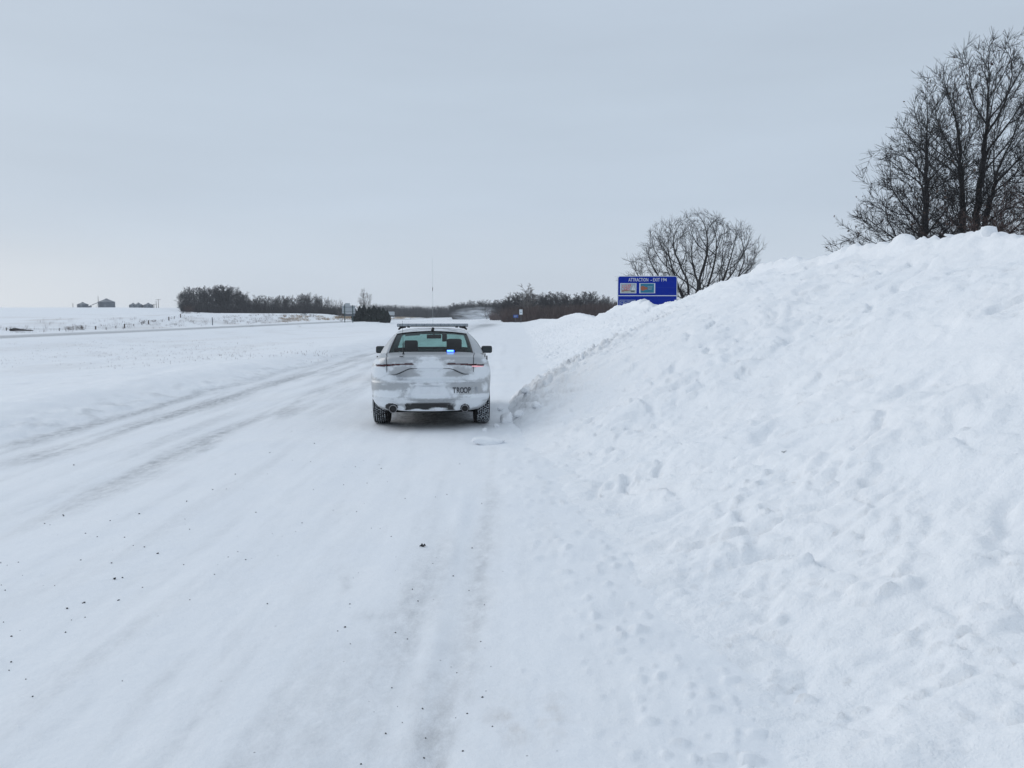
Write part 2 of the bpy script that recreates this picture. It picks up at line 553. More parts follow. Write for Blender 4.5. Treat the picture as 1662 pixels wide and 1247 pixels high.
def zbank(x, y):
    h, t, x0, x1 = bank_shape(x, y)
    z = zbase(x, y) + h - 0.02
    on = sst(0.0, 0.14, t)
    warpx = x + 0.25 * pn(x * 1.3, y * 1.3, 51); warpy = y + 0.25 * pn(x * 1.3, y * 1.3, 52)
    z = z + on * 0.17 * fbm(x * 0.45, y * 0.4, 53, 3)
    lump = np.abs(pn(warpx * 1.5, warpy * 1.5, 54))
    z = z + on * 0.06 * (lump - 0.3)
    patch = sst(-0.25, 0.35, fbm(x * 0.6, y * 0.5, 55, 3))
    l2 = np.abs(pn(warpx * 4.2, warpy * 4.2, 56))
    z = z + on * (0.25 + 0.75 * patch) * 0.055 * (l2 - 0.28)
    l3 = np.abs(pn(warpx * 10.0, warpy * 10.0, 57))
    z = z + on * (0.2 + 0.8 * patch) * 0.018 * (l3 - 0.28)
    # sharp pits between clods, scattered
    pit = sst(0.50, 0.72, fbm(warpx * 3.4, warpy * 3.4, 58, 2))
    z = z - on * 0.035 * pit
    sx_ = x + 0.06 * pn(x * 4, y * 4, 87); sy_ = y + 0.06 * pn(x * 4, y * 4, 88)
    z = z + on * (0.065 * shards(sx_, sy_, 0.62, 11) * sst(-0.15, 0.35, fbm(x * 0.5, y * 0.5, 89, 2)) + 0.036 * shards(sx_, sy_, 0.24, 12) * sst(-0.25, 0.3, fbm(x * 0.8, y * 0.8, 90, 2)) + 0.012 * shards(sx_, sy_, 0.09, 13) * sst(30, 8, y)) * (1 - 0.5 * np.exp(-((t - 1.0) / 0.1) ** 2))
    wx2 = x + 0.04 * pn(x * 7, y * 7, 82); wy2 = y + 0.04 * pn(x * 7, y * 7, 83)
    toe = sst(-0.02, 0.06, t) * sst(0.42, 0.10, t)
    pz = np.clip(0.25 + 0.9 * patch * 0.6 + toe, 0, 1)
    nearf = sst(40, 16, y)
    z = z + nearf * on * (0.30 * clods(wx2, wy2, 0.42, 5, 0.15, 0.42) * sst(-0.1, 0.3, fbm(x * 0.7, y * 0.7, 84, 2)) + 0.70 * pz * clods(wx2, wy2, 0.17, 6, 0.065, 0.5) * sst(-0.25, 0.25, fbm(x * 1.1, y * 1.1, 85, 2)))
    z = z + nearf * 1.0 * (0.3 * on + toe) * clods(wx2, wy2, 0.075, 7, 0.026, 0.5) * sst(-0.1, 0.3, fbm(x * 1.6, y * 1.6, 86, 2))
    # slabs with overhanging lower edges on the near face
    slab = pn(warpx * 0.9 + 0.4 * warpy, warpy * 0.9, 59) * 1.6
    fr = slab - np.floor(slab)
    z = z - on * 0.055 * sst(0.66, 0.93, fr) * (1 - sst(0.93, 1.0, fr)) * sst(0.0, 0.4, pn(x * 0.9, y * 0.9, 60) + 0.15)
    # rough cut flank where the pile ends past the car
    cut = np.exp(-((y - (16.0 + 2.3 * np.clip(x, 0, 9))) / (2.3 + 0.25 * np.clip(x, 0, 9))) ** 2) * sst(0.0, 0.03, t) * sst(6.0, 3.8, x)
    c1 = np.abs(pn(x * 3.0, y * 3.0, 61)); c2 = np.abs(pn(x * 7.5, y * 7.5, 62))
    z = z + cut * (0.20 * (c1 - 0.25) + 0.15 * (c2 - 0.25) + 0.9 * clods(x, y, 0.22, 9, 0.10, .6) + .9 * clods(x, y, 0.11, 10, 0.05, .6))
    # ragged crest
    cre = np.exp(-(np.abs(t - 1.0) / (0.018 + 0.0007 * np.clip(y, 0, 90))) ** 2.2)
    z = z + np.exp(-((t - 1.0) / 0.10) ** 2) * 0.09 * (np.abs(pn(x * 3.1, y * 2.8, 81)) - 0.2)
    zc_ = np.interp(y + 0.10 * pn(x * 2.0, y * 0.6, 63), CRY, CRD)
    z = z * (1 - cre) + cre * (zc_ - 0.01 + 0.05 * pn(x * 6.5, y * 6.2, 64) + 0.07 * shards(x, y, 0.30, 18))
    z = z - 0.10 * sst(1.12, 1.5, t) * on
    dirt_shade = np.clip(1.1 * cut * (0.12 + 0.6 * sst(0.0, 0.45, fbm(x * 2.5, y * 2.5, 65, 3) + 0.12)) * sst(7.0, 3.5, x), 0, 1) * 0.55
    dirt_shade = dirt_shade + 0.10 * sst(0.25, 0.0, t) * sst(0.0, 0.4, fbm(x * 2.0, y * 2.0, 66, 3))
    dirt_shade = dirt_shade + 0.12 * pit  # pits toned darker, their shade put into the snow colour
    return z, dirt_shade


# ground sheet (one grid, cut into ground / road / far road)
rows = [-60, -25, -10, -4, -1.5, 0, 0.7, 1.2]
y = 1.6
while y < 9000:
    rows.append(y)
    y *= 1.0085 if y < 60 else (1.016 if y < 500 else 1.06)
rows = np.array(rows)
s_in = np.linspace(-0.72, 0.72, 420)
s_out = 0.72 + np.cumsum(0.005 * 1.12 ** np.arange(50))
s_all = np.concatenate([-s_out[::-1], s_in, s_out])
GY, GS = np.meshgrid(rows, s_all, indexing='ij')
GX = GS * np.maximum(GY, 2.2)
GZ = zground(GX, GY)
V = np.stack([GX, GY, GZ], -1).reshape(-1, 3)
F = gridfaces(len(rows), len(s_all))
NRM = vnormals(V, F)
x_, y_ = V[:, 0], V[:, 1]
xs_ = x_ + 0.12 * pn(x_ * 0.3, y_ * 0.1, 2) + 0.012 * y_
dirt_shade = np.zeros(len(V))
str1 = fbm(xs_ * 2.6, y_ * 0.16, 71, 4)
str2 = fbm(xs_ * 5.0, y_ * 0.5, 72, 4)
onroad = sst(ROAD_L - 0.5, ROAD_L + 0.2, x_) * sst(0.9, 0.2, x_) * sst(900, 200, y_)
for xr, w, a, y0, y1 in ((-0.55, 0.15, 0.24, 0, 6), (-0.17, 0.10, 0.23, 0, 8.0), (-0.36, 0.30, 0.36, 0, 4.0), (-0.95, 0.22, 0.22, 0, 4.5), (-1.5, 0.35, 0.16, 0, 7),
                         (-4.3, 0.22, 0.50, 7, 24), (-4.9, 0.22, 0.16, 10, 60), (-6.0, 0.34, 0.60, 10, 60), (-6.75, 0.18, 0.6, 9, 90),
                         (-3.6, 0.3, 0.34, 15, 200), (-5.4, 0.9, 0.40, 25, 400)):
    b_ = np.exp(-((xs_ - xr) / w) ** 2) * sst(y0 - 0.5, y0 + 1.5, y_) * sst(y1 * 1.35, y1 * 0.8, y_)
    dirt_shade = np.maximum(dirt_shade, a * b_ * sst(-0.35, 0.35, str1 + 0.5 * str2 + 0.12))
dirt_shade = dirt_shade + 0.10 * sst(0.05, 0.45, str1) + 0.05 * sst(0.1, 0.4, str2)
for px, py, wx_, wy_, a in ((465, 667, .35, 1.3, .55), (405, 684, .22, .9, .4), (338, 719, .16, .5, .55), (330, 728, .14, .4, .5), (382, 697, .12, .3, .6), (307, 711, .10, .25, .6), (250, 757, .22, 1.6, .34),
                          (170, 800, .25, 1.2, .30), (120, 700, .35, 2.0, .32), (500, 610, .3, 2.5, .4), (545, 602, .25, 3, .35), (560, 640, .25, 1.5, .3), (230, 685, .4, 2.2, .3), (620, 1000, .16, .12, .3), (560, 935, .05, .35, .32), (665, 1120, .09, .35, .35)):
    g_ = gnd(px, py)
    dirt_shade = np.maximum(dirt_shade, a * np.exp(-(((x_ - g_.x) - .15 * pn(y_ * 1.5, x_, 7)) / wx_) ** 2 - ((y_ - g_.y) / wy_) ** 2) * sst(-.4, .3, str2 + .3 * str1 + .1))
dirt_shade *= onroad
# bare asphalt showing far down the road
q = gnd(790, 528)
dirt_shade = dirt_shade + 0.95 * np.exp(-((x_ - q.x) / 1.6) ** 2 - ((y_ - q.y) / 24) ** 2) + 0.25 * np.exp(-((x_ - q.x + 0.6) / 1.6) ** 2 - ((y_ - 110) / 40) ** 2)
# dark grey wet road ribs of the far carriageway
opp = sst(OPP_L, OPP_L + 1.5, x_) * sst(OPP_R, OPP_R - 1.5, x_) * sst(5, 20, y_) * sst(2500, 400, y_)
dirt_shade = dirt_shade + opp * (0.80 + 0.5 * sst(-0.2, 0.4, fbm(x_ * 0.7, y_ * 0.02, 75, 3))) * (0.55 + 0.65 * np.exp(-((x_ + 38.2) / 1.5) ** 2))
# plough scrapings left of the road
dirt_shade = dirt_shade + 0.28 * np.exp(-((x_ + 7.35) / 0.4) ** 2) * sst(0.05, 0.35, fbm(x_ * 3, y_ * 1.5, 76, 3)) * sst(80, 20, y_)
tan_m = 0.14 * sst(-12, -16, x_) * sst(-34, -30, x_) * sst(-0.05, 0.4, fbm(x_ * 0.25, y_ * 0.12, 177, 3)) * sst(15, 30, y_)
dirt_shade = dirt_shade + 0.10 * sst(-7.4, -9, x_) * sst(-33, -30, x_) * sst(0.2, 0.5, fbm(x_ * 1.2, y_ * 0.8, 77, 4)) * sst(200, 60, y_)
_cp0 = gnd(700, 640)
dirt_shade = dirt_shade + 0.72 * sst(1.02, .80, np.abs(x_ + 1.26 + (y_ - 13.3) * .068)) * sst(13.5, 14.3, y_) * sst(18.8, 18.0, y_)  # shade under the car painted into the road colour, with bare sheltered ground
tan = 0.55 * np.exp(-((x_ - 0.08) / 0.16) ** 2 - ((y_ - 3.75) / 0.22) ** 2) * sst(-0.3, 0.3, fbm(x_ * 5, y_ * 5, 78, 3))
tan = tan + 0.12 * np.exp(-((xs_ + 0.30) / 0.18) ** 2) * sst(6, 2.5, y_)
q2 = gnd(600, 612)
tan = tan + 0.25 * np.exp(-((x_ - q2.x) / 0.5) ** 2 - ((y_ - q2.y) / 2.5) ** 2)
# dead grass showing through on the far verge
vg = sst(-46, -50, x_) * sst(-110, -70, x_) * sst(90, 130, y_) * sst(420, 300, y_)
tan = tan + vg * 0.42 * sst(0.0, 0.4, fbm(x_ * 0.12, y_ * 0.05, 79, 4))
tan = tan + tan_m
fx = V[F].mean(1)
isroad = (fx[:, 0] > ROAD_L) & (fx[:, 0] < ROAD_R) & (fx[:, 1] < 900)
isopp = (fx[:, 0] > OPP_L) & (fx[:, 0] < OPP_R) & (fx[:, 1] < 900)
AT = {'dirt_shade': np.clip(dirt_shade, 0, 1), 'tan': np.clip(tan, 0, 1)}
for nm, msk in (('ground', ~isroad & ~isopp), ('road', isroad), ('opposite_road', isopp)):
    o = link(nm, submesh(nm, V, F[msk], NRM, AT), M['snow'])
    tag(o, kind='structure')

# snow bank
cols = np.concatenate([np.arange(-0.6, 7.6, 0.028), np.arange(7.6, 17, 0.14)])
rw = list(np.arange(-5, 2.0, 0.10)); y = 2.0
while y < 250:
    rw.append(y); y += max(0.028, 0.0056 * y)
rw = np.array(rw)
BY, BX = np.meshgrid(rw, cols, indexing='ij')
BZ, BD = zbank(BX, BY)
BV = np.stack([BX, BY, BZ], -1).reshape(-1, 3)
BF = gridfaces(len(rw), len(cols))
me = npmesh('snow_bank', BV, BF)
attr(me, 'dirt_shade', BD.ravel()); attr(me, 'tan', np.zeros(BD.size))
tag(link('snow_bank', me, M['banksnow']), 'huge ploughed white snow bank taller than a man along the right roadside', 'snow bank')


def surf(x, y):
    return max(float(zground(np.array([x]), np.array([y]))[0]), float(zbank(np.array([x]), np.array([y]))[0][0]) if -0.6 < x < 17 else -9)


def on_bank(px, py):
    """march a photo ray until it meets the snow"""
    d = ray(px, py)
    ts = np.arange(2.0, 90, 0.03)
    X, Y, Z = d.x * ts, d.y * ts, EYE + d.z * ts
    zs = np.maximum(zground(X, Y), np.where(X > -0.6, zbank(X, Y)[0], -9))
    k = int(np.argmax(Z < zs))
    return Vector((X[k], Y[k], zs[k]))


# ------------------------------------------------------------ loose snow chunks and stones
def lump_mesh(name, seed, squash=(1, 1, 0.7), sub=3, amp=0.16, flat=True):
    bm = bmesh.new()
    bmesh.ops.create_icosphere(bm, subdivisions=sub, radius=1)
    rg = np.random.RandomState(seed)
    planes = [(Vector(rg.randn(3)).normalized(), rg.uniform(0.5, 0.85)) for _ in range(12)]
    for v in bm.verts:
        p = v.co.copy()
        for n, d in planes:
            k = p.dot(n)
            if k > d: p -= n * (k - d) * 0.97
        n1 = float(pn(p.x * 1.7 + seed, p.y * 1.7 + p.z * 1.3, seed)); n2 = float(pn(p.x * 5 + p.z * 3, p.y * 5 + seed, seed + 5))
        p *= 1 + amp * n1 + amp * 0.3 * n2
        v.co = Vector((p.x * squash[0], p.y * squash[1], p.z * squash[2]))
    me = bpy.data.meshes.new(name); bm.to_mesh(me); bm.free()
    for p in me.polygons: p.use_smooth = True
    return me


CH = [lump_mesh('snow_chunk', s, sq) for s, sq in ((1, (1, .8, .6)), (2, (1, 1, .8)), (3, (1.1, .8, .7)))]
for c in CH:
    c.materials.append(M['banksnow'])
def chunk(px, py, size, k, label, rz=0, tilt=(0, 0), sink=0.25, group=None, stretch=None):
    p = on_bank(px, py)
    o = link('snow_chunk', CH[k])
    o.location = (p.x, p.y, p.z + size * (0.6 - sink))
    o.scale = stretch and tuple(size * s for s in stretch) or (size,) * 3
    o.rotation_euler = (tilt[0], tilt[1], rz)
    tag(o, label, 'snow chunk', group or 'loose chunks of snow beside the car')
    return o


chunk(794, 720, 0.27, 0, 'large flat slab of snow lying on the road behind the right rear tyre', 0.3, stretch=(1.15, 0.85, 0.55), sink=0.52)
chunk(822, 686, 0.15, 1, 'pale snow block resting at the foot of the bank right of the rear tyre', 1.0, stretch=(.9, 1, 1.1))
chunk(840, 677, 0.12, 2, 'small snow block just behind and right of the pale block by the tyre', 0.4)
chunk(806, 693, 0.06, 2, 'fist sized snow lump closest to the right rear tyre', 2.0)
chunk(872, 662, 0.10, 1, 'snow clod on the lower flank, farthest right of the clods beside the car', 2.4)
chunk(812, 667, 0.08, 0, 'small grey snow clod level with the right tyre sidewall', 0.7)
chunk(852, 640, 0.10, 2, 'grey snow clod uppermost of those on the rough flank beside the car', 1.7)
chunk(786, 700, 0.05, 1, 'little snow crumb behind the right rear tyre, left of the other lumps', 0.9)

for px, py, k, st, tl, la in ((1606, 377, 1, (.15, .11, .17), .55, 'big upright snow block standing highest on the bank crest in front of the oaks'),
                             (1471, 388, 2, (.09, .07, .12), -.2, 'pointed snow block on the crest in front of the left oak trunk'),
                             (1545, 384, 0, (.14, .09, .07), .1, 'low snow block on the crest between the two oak trunks'),
                             (1046, 490, 2, (.34, .22, .26), .2, 'broad snow block on the crest in front of the blue sign'),
                             (990, 508, 1, (.34, .3, .28), .3, 'snow block on the crest at the left foot of the blue sign')):
    Yc = CRX * _cp * 1400 / (px - 831); p = at(px, py, Yc)
    Yc = CRX / p.x * Yc; p = at(px, py, Yc)
    o = link('snow_chunk', CH[k]); o.location = p; o.scale = st; o.rotation_euler = (0.1, tl, px * .37)
    tag(o, la, 'snow chunk', 'snow blocks along the bank crest')

# dark stones on the packed snow
ST = [lump_mesh('road_stone', s, (1, .8, .6), 1, 0.2) for s in (11, 12, 13)]
for c in ST: c.materials.append(M['rock'])
STN = [(186, 940, 0.020, 'biggest black stone of the cluster left of the lane, near its upper end'),
       (199, 937, 0.012, 'small black stone just right of the biggest stone in the left cluster'),
       (256, 898, 0.015, 'lone black stone a little above the left cluster of grit'),
       (181, 915, 0.011, 'small black stone above the left cluster of grit'),
       (560, 1019, 0.012, 'angular black stone on packed snow left of the grey wheel track'),
       (548, 1025, 0.007, 'tiny chip touching the angular stone left of the wheel track'),
       (626, 1190, 0.009, 'black stone nearest the camera at the left rim of the grey icy track'),
       (653, 1173, 0.005, 'tiny stone just above right of the nearest black stone'),
       (109, 987, 0.013, 'black stone lowest in the left cluster of grit'),
       (137, 977, 0.013, 'flat dark stone in the lower left cluster of grit'),
       (103, 836, 0.014, 'lone black stone near the left border above the cluster'),
       (120, 755, 0.016, 'dark stone far left on the pale lane snow'),
       (226, 834, 0.014, 'single dark stone between the wheel track and left cluster'),
       (18, 1073, 0.009, 'dark stone at the left border low in view'),
       (53, 1130, 0.008, 'small dark stone in the lower left corner'),
       (303, 814, 0.015, 'dark stone heading the row of grit in mid lane'),
       (382, 770, 0.014, 'dark stone upper left of the car lane grit'),
       (438, 735, 0.014, 'dark stone farthest up the lane toward the car')]
for i, (px, py, r, la) in enumerate(STN):
    p = gnd(px, py); z = surf(p.x, p.y)
    o = link('road_stone', ST[i % 3]); o.location = (p.x, p.y, z + r * 0.3); o.scale = (r * .8,) * 3; o.rotation_euler = (0, 0, i * 1.7)
    tag(o, la, 'stone', 'dark stones on the packed snow')
rg = random.Random(5)
mb = MB()
for px, py in [(rg.uniform(0, 640), 0) for _ in range(70)] + [(rg.uniform(560, 800), 1) for _ in range(45)]:
    if py == 0:
        py = 1000 - (px / 640) * 300 + rg.gauss(0, 70)
        if py < 640 or py > 1240: continue
    else:
        py = rg.uniform(740, 1240)
    p = gnd(px, py); r = rg.uniform(0.0015, 0.005) * (1 + p.y * 0.06); z = surf(p.x, p.y) + r * 0.3
    a = rg.uniform(0, 3.1)
    mb.box((p.x, p.y, z), (2 * r, 1.4 * r, r), Matrix.Rotation(a, 3, 'Z'), taper=0.5)
tag(mb.build('grit', M['rock']), 'fine dark grit scattered over the packed road snow', 'grit', kind='stuff')
# dead leaf / twig scrap in the lane and on the bank
p = gnd(687, 888); z = surf(p.x, p.y)
mb = MB()
for a, l, h in ((0.3, 0.05, 0.012), (1.6, 0.035, 0.02), (2.5, 0.045, 0.008), (-0.9, 0.03, 0.016)):
    mb.tube([(0, 0, 0.006), (math.cos(a) * l * .6, math.sin(a) * l * .6, h + .006), (math.cos(a) * l, math.sin(a) * l, h * .6 + .004)], [0.007, 0.009, 0.002], 5)
o = mb.build('leaf_scrap', M['rock']); o.location = (p.x, p.y, z); o.scale = (.65, .75, .8); o.rotation_euler = (0, 0, .8)
tag(o, 'curled black leaf scrap lying on the snow in the middle of the lane', 'leaf')
p = on_bank(1272, 735)
mb = MB()
for a, l, h in ((0.5, 0.05, 0.03), (2.6, 0.045, 0.02), (-1.3, 0.04, 0.012)):
    mb.tube([(0, 0, 0.004), (math.cos(a) * l, math.sin(a) * l * .5, h)], [0.006, 0.003], 5)
o = mb.build('leaf_scrap', M['rock']); o.location = p; o.scale = (.55, .55, .55)
tag(o, 'small dark twig scrap caught high on the white bank face', 'twig')
# ------------------------------------------------------------ the patrol car
def paint_material(name, col, metal, rough):
    m = bpy.data.materials.new(name); m.use_nodes = True
    t = m.node_tree; b = t.nodes['Principled BSDF']; l_ = t.links.new
    c = t.nodes.new('ShaderNodeTexCoord')
    n = t.nodes.new('ShaderNodeTexNoise'); n.inputs['Scale'].default_value = 14; n.inputs['Detail'].default_value = 8
    n.inputs['Roughness'].default_value = 0.7
    l_(c.outputs['Object'], n.inputs['Vector'])
    a = t.nodes.new('ShaderNodeAttribute'); a.attribute_name = 'snow'
    ad = t.nodes.new('ShaderNodeMath'); ad.operation = 'ADD'
    l_(a.outputs['Fac'], ad.inputs[0])
    s = t.nodes.new('ShaderNodeMapRange'); s.inputs['From Min'].default_value = 0.3; s.inputs['From Max'].default_value = 0.7
    s.inputs['To Min'].default_value = -0.22; s.inputs['To Max'].default_value = 0.22
    l_(n.outputs['Fac'], s.inputs['Value']); l_(s.outputs[0], ad.inputs[1])
    r = t.nodes.new('ShaderNodeMapRange'); r.interpolation_type = 'SMOOTHSTEP'
    r.inputs['From Min'].default_value = 0.14; r.inputs['From Max'].default_value = 0.78
    l_(ad.outputs[0], r.inputs['Value'])
    b.inputs['Base Color'].default_value = (*col, 1); b.inputs['Metallic'].default_value = metal
    b.inputs['Roughness'].default_value = rough
    b.inputs['Coat Weight'].default_value = 0.25
    b2 = t.nodes.new('ShaderNodeBsdfPrincipled')
    b2.inputs['Base Color'].default_value = (0.80, 0.83, 0.86, 1); b2.inputs['Roughness'].default_value = 0.8
    b2.inputs['Specular IOR Level'].default_value = 0.2
    bp = t.nodes.new('ShaderNodeBump'); bp.inputs['Distance'].default_value = 0.01; bp.inputs['Strength'].default_value = 0.6
    l_(n.outputs['Fac'], bp.inputs['Height']); l_(bp.outputs[0], b2.inputs['Normal'])
    mx = t.nodes.new('ShaderNodeMixShader')
    l_(r.outputs[0], mx.inputs[0]); l_(b.outputs[0], mx.inputs[1]); l_(b2.outputs[0], mx.inputs[2])
    l_(mx.outputs[0], t.nodes['Material Output'].inputs[0])
    return m


M['paint'] = paint_material('silver_car_paint', (0.42, 0.435, 0.45), 0.5, 0.40)
M['blackplastic'] = paint_material('black_bumper_plastic', (0.012, 0.012, 0.013), 0.0, 0.5)
M['taillens'] = paint_material('dark_red_lens', (0.05, 0.005, 0.009), 0.0, 0.2)
M['frost'] = mat('frosted_over', (0.76, 0.79, 0.825), 0.85, spec=0.15, noise=0.05, nscale=30)
M['gap_and_shade'] = mat('panel_gap_and_crease_shade', (0.015, 0.015, 0.017), 0.8)  # panel gaps, and the shadow line drawn under the boot crease
M['rubber'] = mat('tyre_rubber', (0.012, 0.012, 0.013), 0.85)
M['treadsnow'] = mat('snow_in_tread', (0.62, 0.66, 0.70), 0.9)
M['rim'] = mat('alloy_rim', (0.35, 0.36, 0.37), 0.4, metal=0.7)
M['under'] = mat('underbody_shade', (0.006, 0.006, 0.006), 0.95, spec=0.05)
M['trim'] = mat('black_trim', (0.010, 0.010, 0.011), 0.5)
M['cloth'] = mat('dark_seat_cloth', (0.022, 0.024, 0.026), 0.9)
M['headliner'] = mat('grey_headliner', (0.055, 0.058, 0.062), 0.9)
M['barlens'] = mat('clear_lightbar_lens', (0.30, 0.33, 0.36), 0.35, noise=0.35, nscale=25, stretch=(1, 1, 1))
M['exh'] = mat('exhaust_tip', (0.34, 0.34, 0.35), 0.3, metal=0.8)
M['letter'] = mat('dark_grey_decal', (0.075, 0.08, 0.09), 0.6)
M['letterf'] = mat('frosted_decal', (0.37, 0.39, 0.42), 0.7)
M['letterff'] = mat('nearly_hidden_decal', (0.46, 0.485, 0.51), 0.7)
M['bluelamp'] = mat('blue_warning_lamp', (0.02, 0.06, 0.8), 0.3, emit=(0.13, 0.42, 1.0), estr=2.6)
M['bluelamp2'] = mat('blue_warning_lamp_rim', (0.0, 0.03, 0.6), 0.3, emit=(0.01, 0.06, 1.0), estr=0.75)
M['brake'] = mat('lit_tail_lamp_under_snow', (0.80, 0.55, 0.57), 0.8, emit=(1.0, 0.28, 0.33), estr=0.34)


def glass_material(name, tint, gloss=0.10):
    m = bpy.data.materials.new(name); m.use_nodes = True
    t = m.node_tree; t.nodes.clear(); l_ = t.links.new
    o_ = t.nodes.new('ShaderNodeOutputMaterial'); tr = t.nodes.new('ShaderNodeBsdfTransparent')
    tr.inputs[0].default_value = (*tint, 1)
    g = t.nodes.new('ShaderNodeBsdfGlossy'); g.inputs['Roughness'].default_value = 0.06
    fr = t.nodes.new('ShaderNodeFresnel'); fr.inputs[0].default_value = 1.45
    ad = t.nodes.new('ShaderNodeMath'); ad.operation = 'MULTIPLY'; ad.inputs[1].default_value = gloss * 10
    l_(fr.outputs[0], ad.inputs[0])
    mx = t.nodes.new('ShaderNodeMixShader'); l_(ad.outputs[0], mx.inputs[0])
    l_(tr.outputs[0], mx.inputs[1]); l_(g.outputs[0], mx.inputs[2]); l_(mx.outputs[0], o_.inputs[0])
    return m


M['glass'] = glass_material('green_tinted_glass', (0.52, 0.70, 0.67), 0.07)
M['glassdark'] = glass_material('dark_side_glass', (0.16, 0.20, 0.20), 0.08)
M['mirrorglass'] = mat('mirror_glass', (0.02, 0.03, 0.032), 0.12, metal=0.0)

CAR_H = R(3.9)
cp_ = at(698.2, 640, 13.25)
LIFT = .107
car = empty('patrol_car', (cp_.x, 13.25, 0), CAR_H)
tag(car, 'silver police sedan seen from behind, dusted with blown snow, TROOPER on its bumper', 'police car')

ZL = [(.185, .74, .17, 4.86), (.20, .80, .115, 4.9), (.24, .85, .085, 4.95), (.30, .895, .055, 5.0), (.345, .92, .045, 5.02), (.365, .928, .03, 5.02), (.395, .934, .004, 5.03), (.415, .937, .0, 5.03),
      (.44, .938, .012, 5.03), (.50, .941, .016, 5.02), (.60, .947, .030, 5.0), (.640, .950, .042, 4.98), (.66, .951, .075, 4.98),
      (.72, .952, .092, 4.96), (.80, .947, .090, 4.93), (.86, .938, .075, 4.9), (.92, .915, .060, 4.86), (.96, .885, .062, 4.82), (1.0, .845, .060, 4.74), (1.025, .805, .052, 4.66), (1.042, .762, .070, 4.58), (1.050, .725, .11, 4.5)]
ZL = np.array(ZL)
zr = np.concatenate([np.arange(.185, .64, .0125), np.arange(.64, 1.0, .0085), np.linspace(1.0, 1.05, 8)])
wv = np.interp(zr, ZL[:, 0], ZL[:, 1]); yrv = np.interp(zr, ZL[:, 0], ZL[:, 2]); yfv = np.interp(zr, ZL[:, 0], ZL[:, 3])
def smooth1(a, k=1):
    for _ in range(k):
        b = a.copy(); b[1:-1] = (a[:-2] + 2 * a[1:-1] + a[2:]) / 4; a = b
    return a
wv = smooth1(wv, 2)
NR, NSD, NF = 74, 88, 18


def half_outline(w, yr, yf):
    D, n = 0.62, 3.3
    th = np.linspace(0, math.pi / 2, 500)
    X = w * np.sin(th) ** (2 / n); Yy = yr + D * (1 - np.cos(th) ** (2 / n))
    s = np.concatenate([[0], np.cumsum(np.hypot(np.diff(X), np.diff(Yy)))])
    q = np.linspace(0, s[-1], NR)
    xr, yr_ = np.interp(q, s, X), np.interp(q, s, Yy)
    DF = 1.1
    ys = np.linspace(yr + D, yf - DF, NSD + 2)[1:-1]
    xs2 = np.full(NSD, w)
    n2 = 2.6
    X2 = w * np.sin(th) ** (2 / n2); Y2 = yf - DF * (1 - np.cos(th) ** (2 / n2))
    X2, Y2 = X2[::-1], Y2[::-1]
    s2 = np.concatenate([[0], np.cumsum(np.hypot(np.diff(X2), np.diff(Y2)))])
    q2_ = np.linspace(0, s2[-1], NF)
    return np.concatenate([xr, xs2, np.interp(q2_, s2, X2)]), np.concatenate([yr_, ys, np.interp(q2_, s2, Y2)])


HN = NR + NSD + NF
SX = np.zeros((len(zr), 2 * HN - 1)); SY = SX.copy(); SZ = SX.copy()
for i, z in enumerate(zr):
    hx, hy = half_outline(wv[i], yrv[i], yfv[i])
    SX[i] = np.concatenate([-hx[::-1], hx[1:]]); SY[i] = np.concatenate([hy[::-1], hy[1:]]); SZ[i] = z
rearw = sst(0.75, 0.25, SY)             # weight of rear-face details
AX = np.abs(SX)
D_ = np.zeros_like(SX)
# swooped crease on the boot lid and the hollow under it
cz = np.where(AX < .30, .865, .865 - .095 * sst(.28, .56, AX))
under = sst(cz + .003, cz - .007, SZ) * sst(.66, .70, SZ) * sst(.64, .52, AX)
D_ += .042 * under
D_ -= .010 * np.exp(-((SZ - cz - .012) / .014) ** 2) * sst(.70, .6, AX)
# number plate recess
halfw = .25 + (.605 - SZ) / .21 * .115
rec = sst(.0, .018, halfw - AX) * sst(.40, .42, SZ) * sst(.612, .592, SZ)
D_ += .042 * rec
# lamp slot
lz = .932 - .030 * sst(.35, .85, AX)
slot = sst(.021, .013, np.abs(SZ - lz)) * sst(.24, .27, AX) * sst(.86, .84, AX)
D_ += .012 * slot
# lower grille hollow
dif = sst(.0, .02, .40 - AX) * sst(.205, .22, SZ) * sst(.335, .325, SZ)
D_ += .03 * dif
# gaps round the boot lid and between bumper and quarter panels
seamx = .672 - .045 * sst(.66, .80, SZ) * 0 + .02 * (SZ - .85)
g_side = sst(.011, .004, np.abs(AX - seamx)) * sst(.645, .655, SZ)
g_bot = sst(.012, .005, np.abs(SZ - .648)) * sst(.70, .66, AX)
gapm = np.maximum(g_side, g_bot)
D_ += .012 * gapm
D_ *= rearw
SY = SY + D_
# haunch over the wheels, sculpted door side
haun = (np.exp(-((SY - 1.15) / .75) ** 2) + .7 * np.exp(-((SY - 4.1) / .7) ** 2)) * np.exp(-((SZ - .78) / .2) ** 2)
SX = SX + np.sign(SX) * .016 * haun * sst(.5, .9, AX / .95)
SX = SX - np.sign(SX) * .022 * np.exp(-((SZ - .48) / .15) ** 2) * sst(1.6, 2.0, SY) * sst(3.7, 3.3, SY) * (AX > .6)
# bonnet falls to the front, quarter tops rise to the cabin
SZ = np.where(SZ > .45, SZ - (SZ - .45) * .30 * sst(3.3, 5.1, SY), SZ)
SZ = SZ + .035 * sst(.8, 1.05, SZ) * sst(.25, .9, SY) * sst(3.6, 3.2, SY)
BVt = np.stack([SX, SY, SZ], -1).reshape(-1, 3)
BFc = gridfaces(len(zr), 2 * HN - 1)
nb = len(BVt)
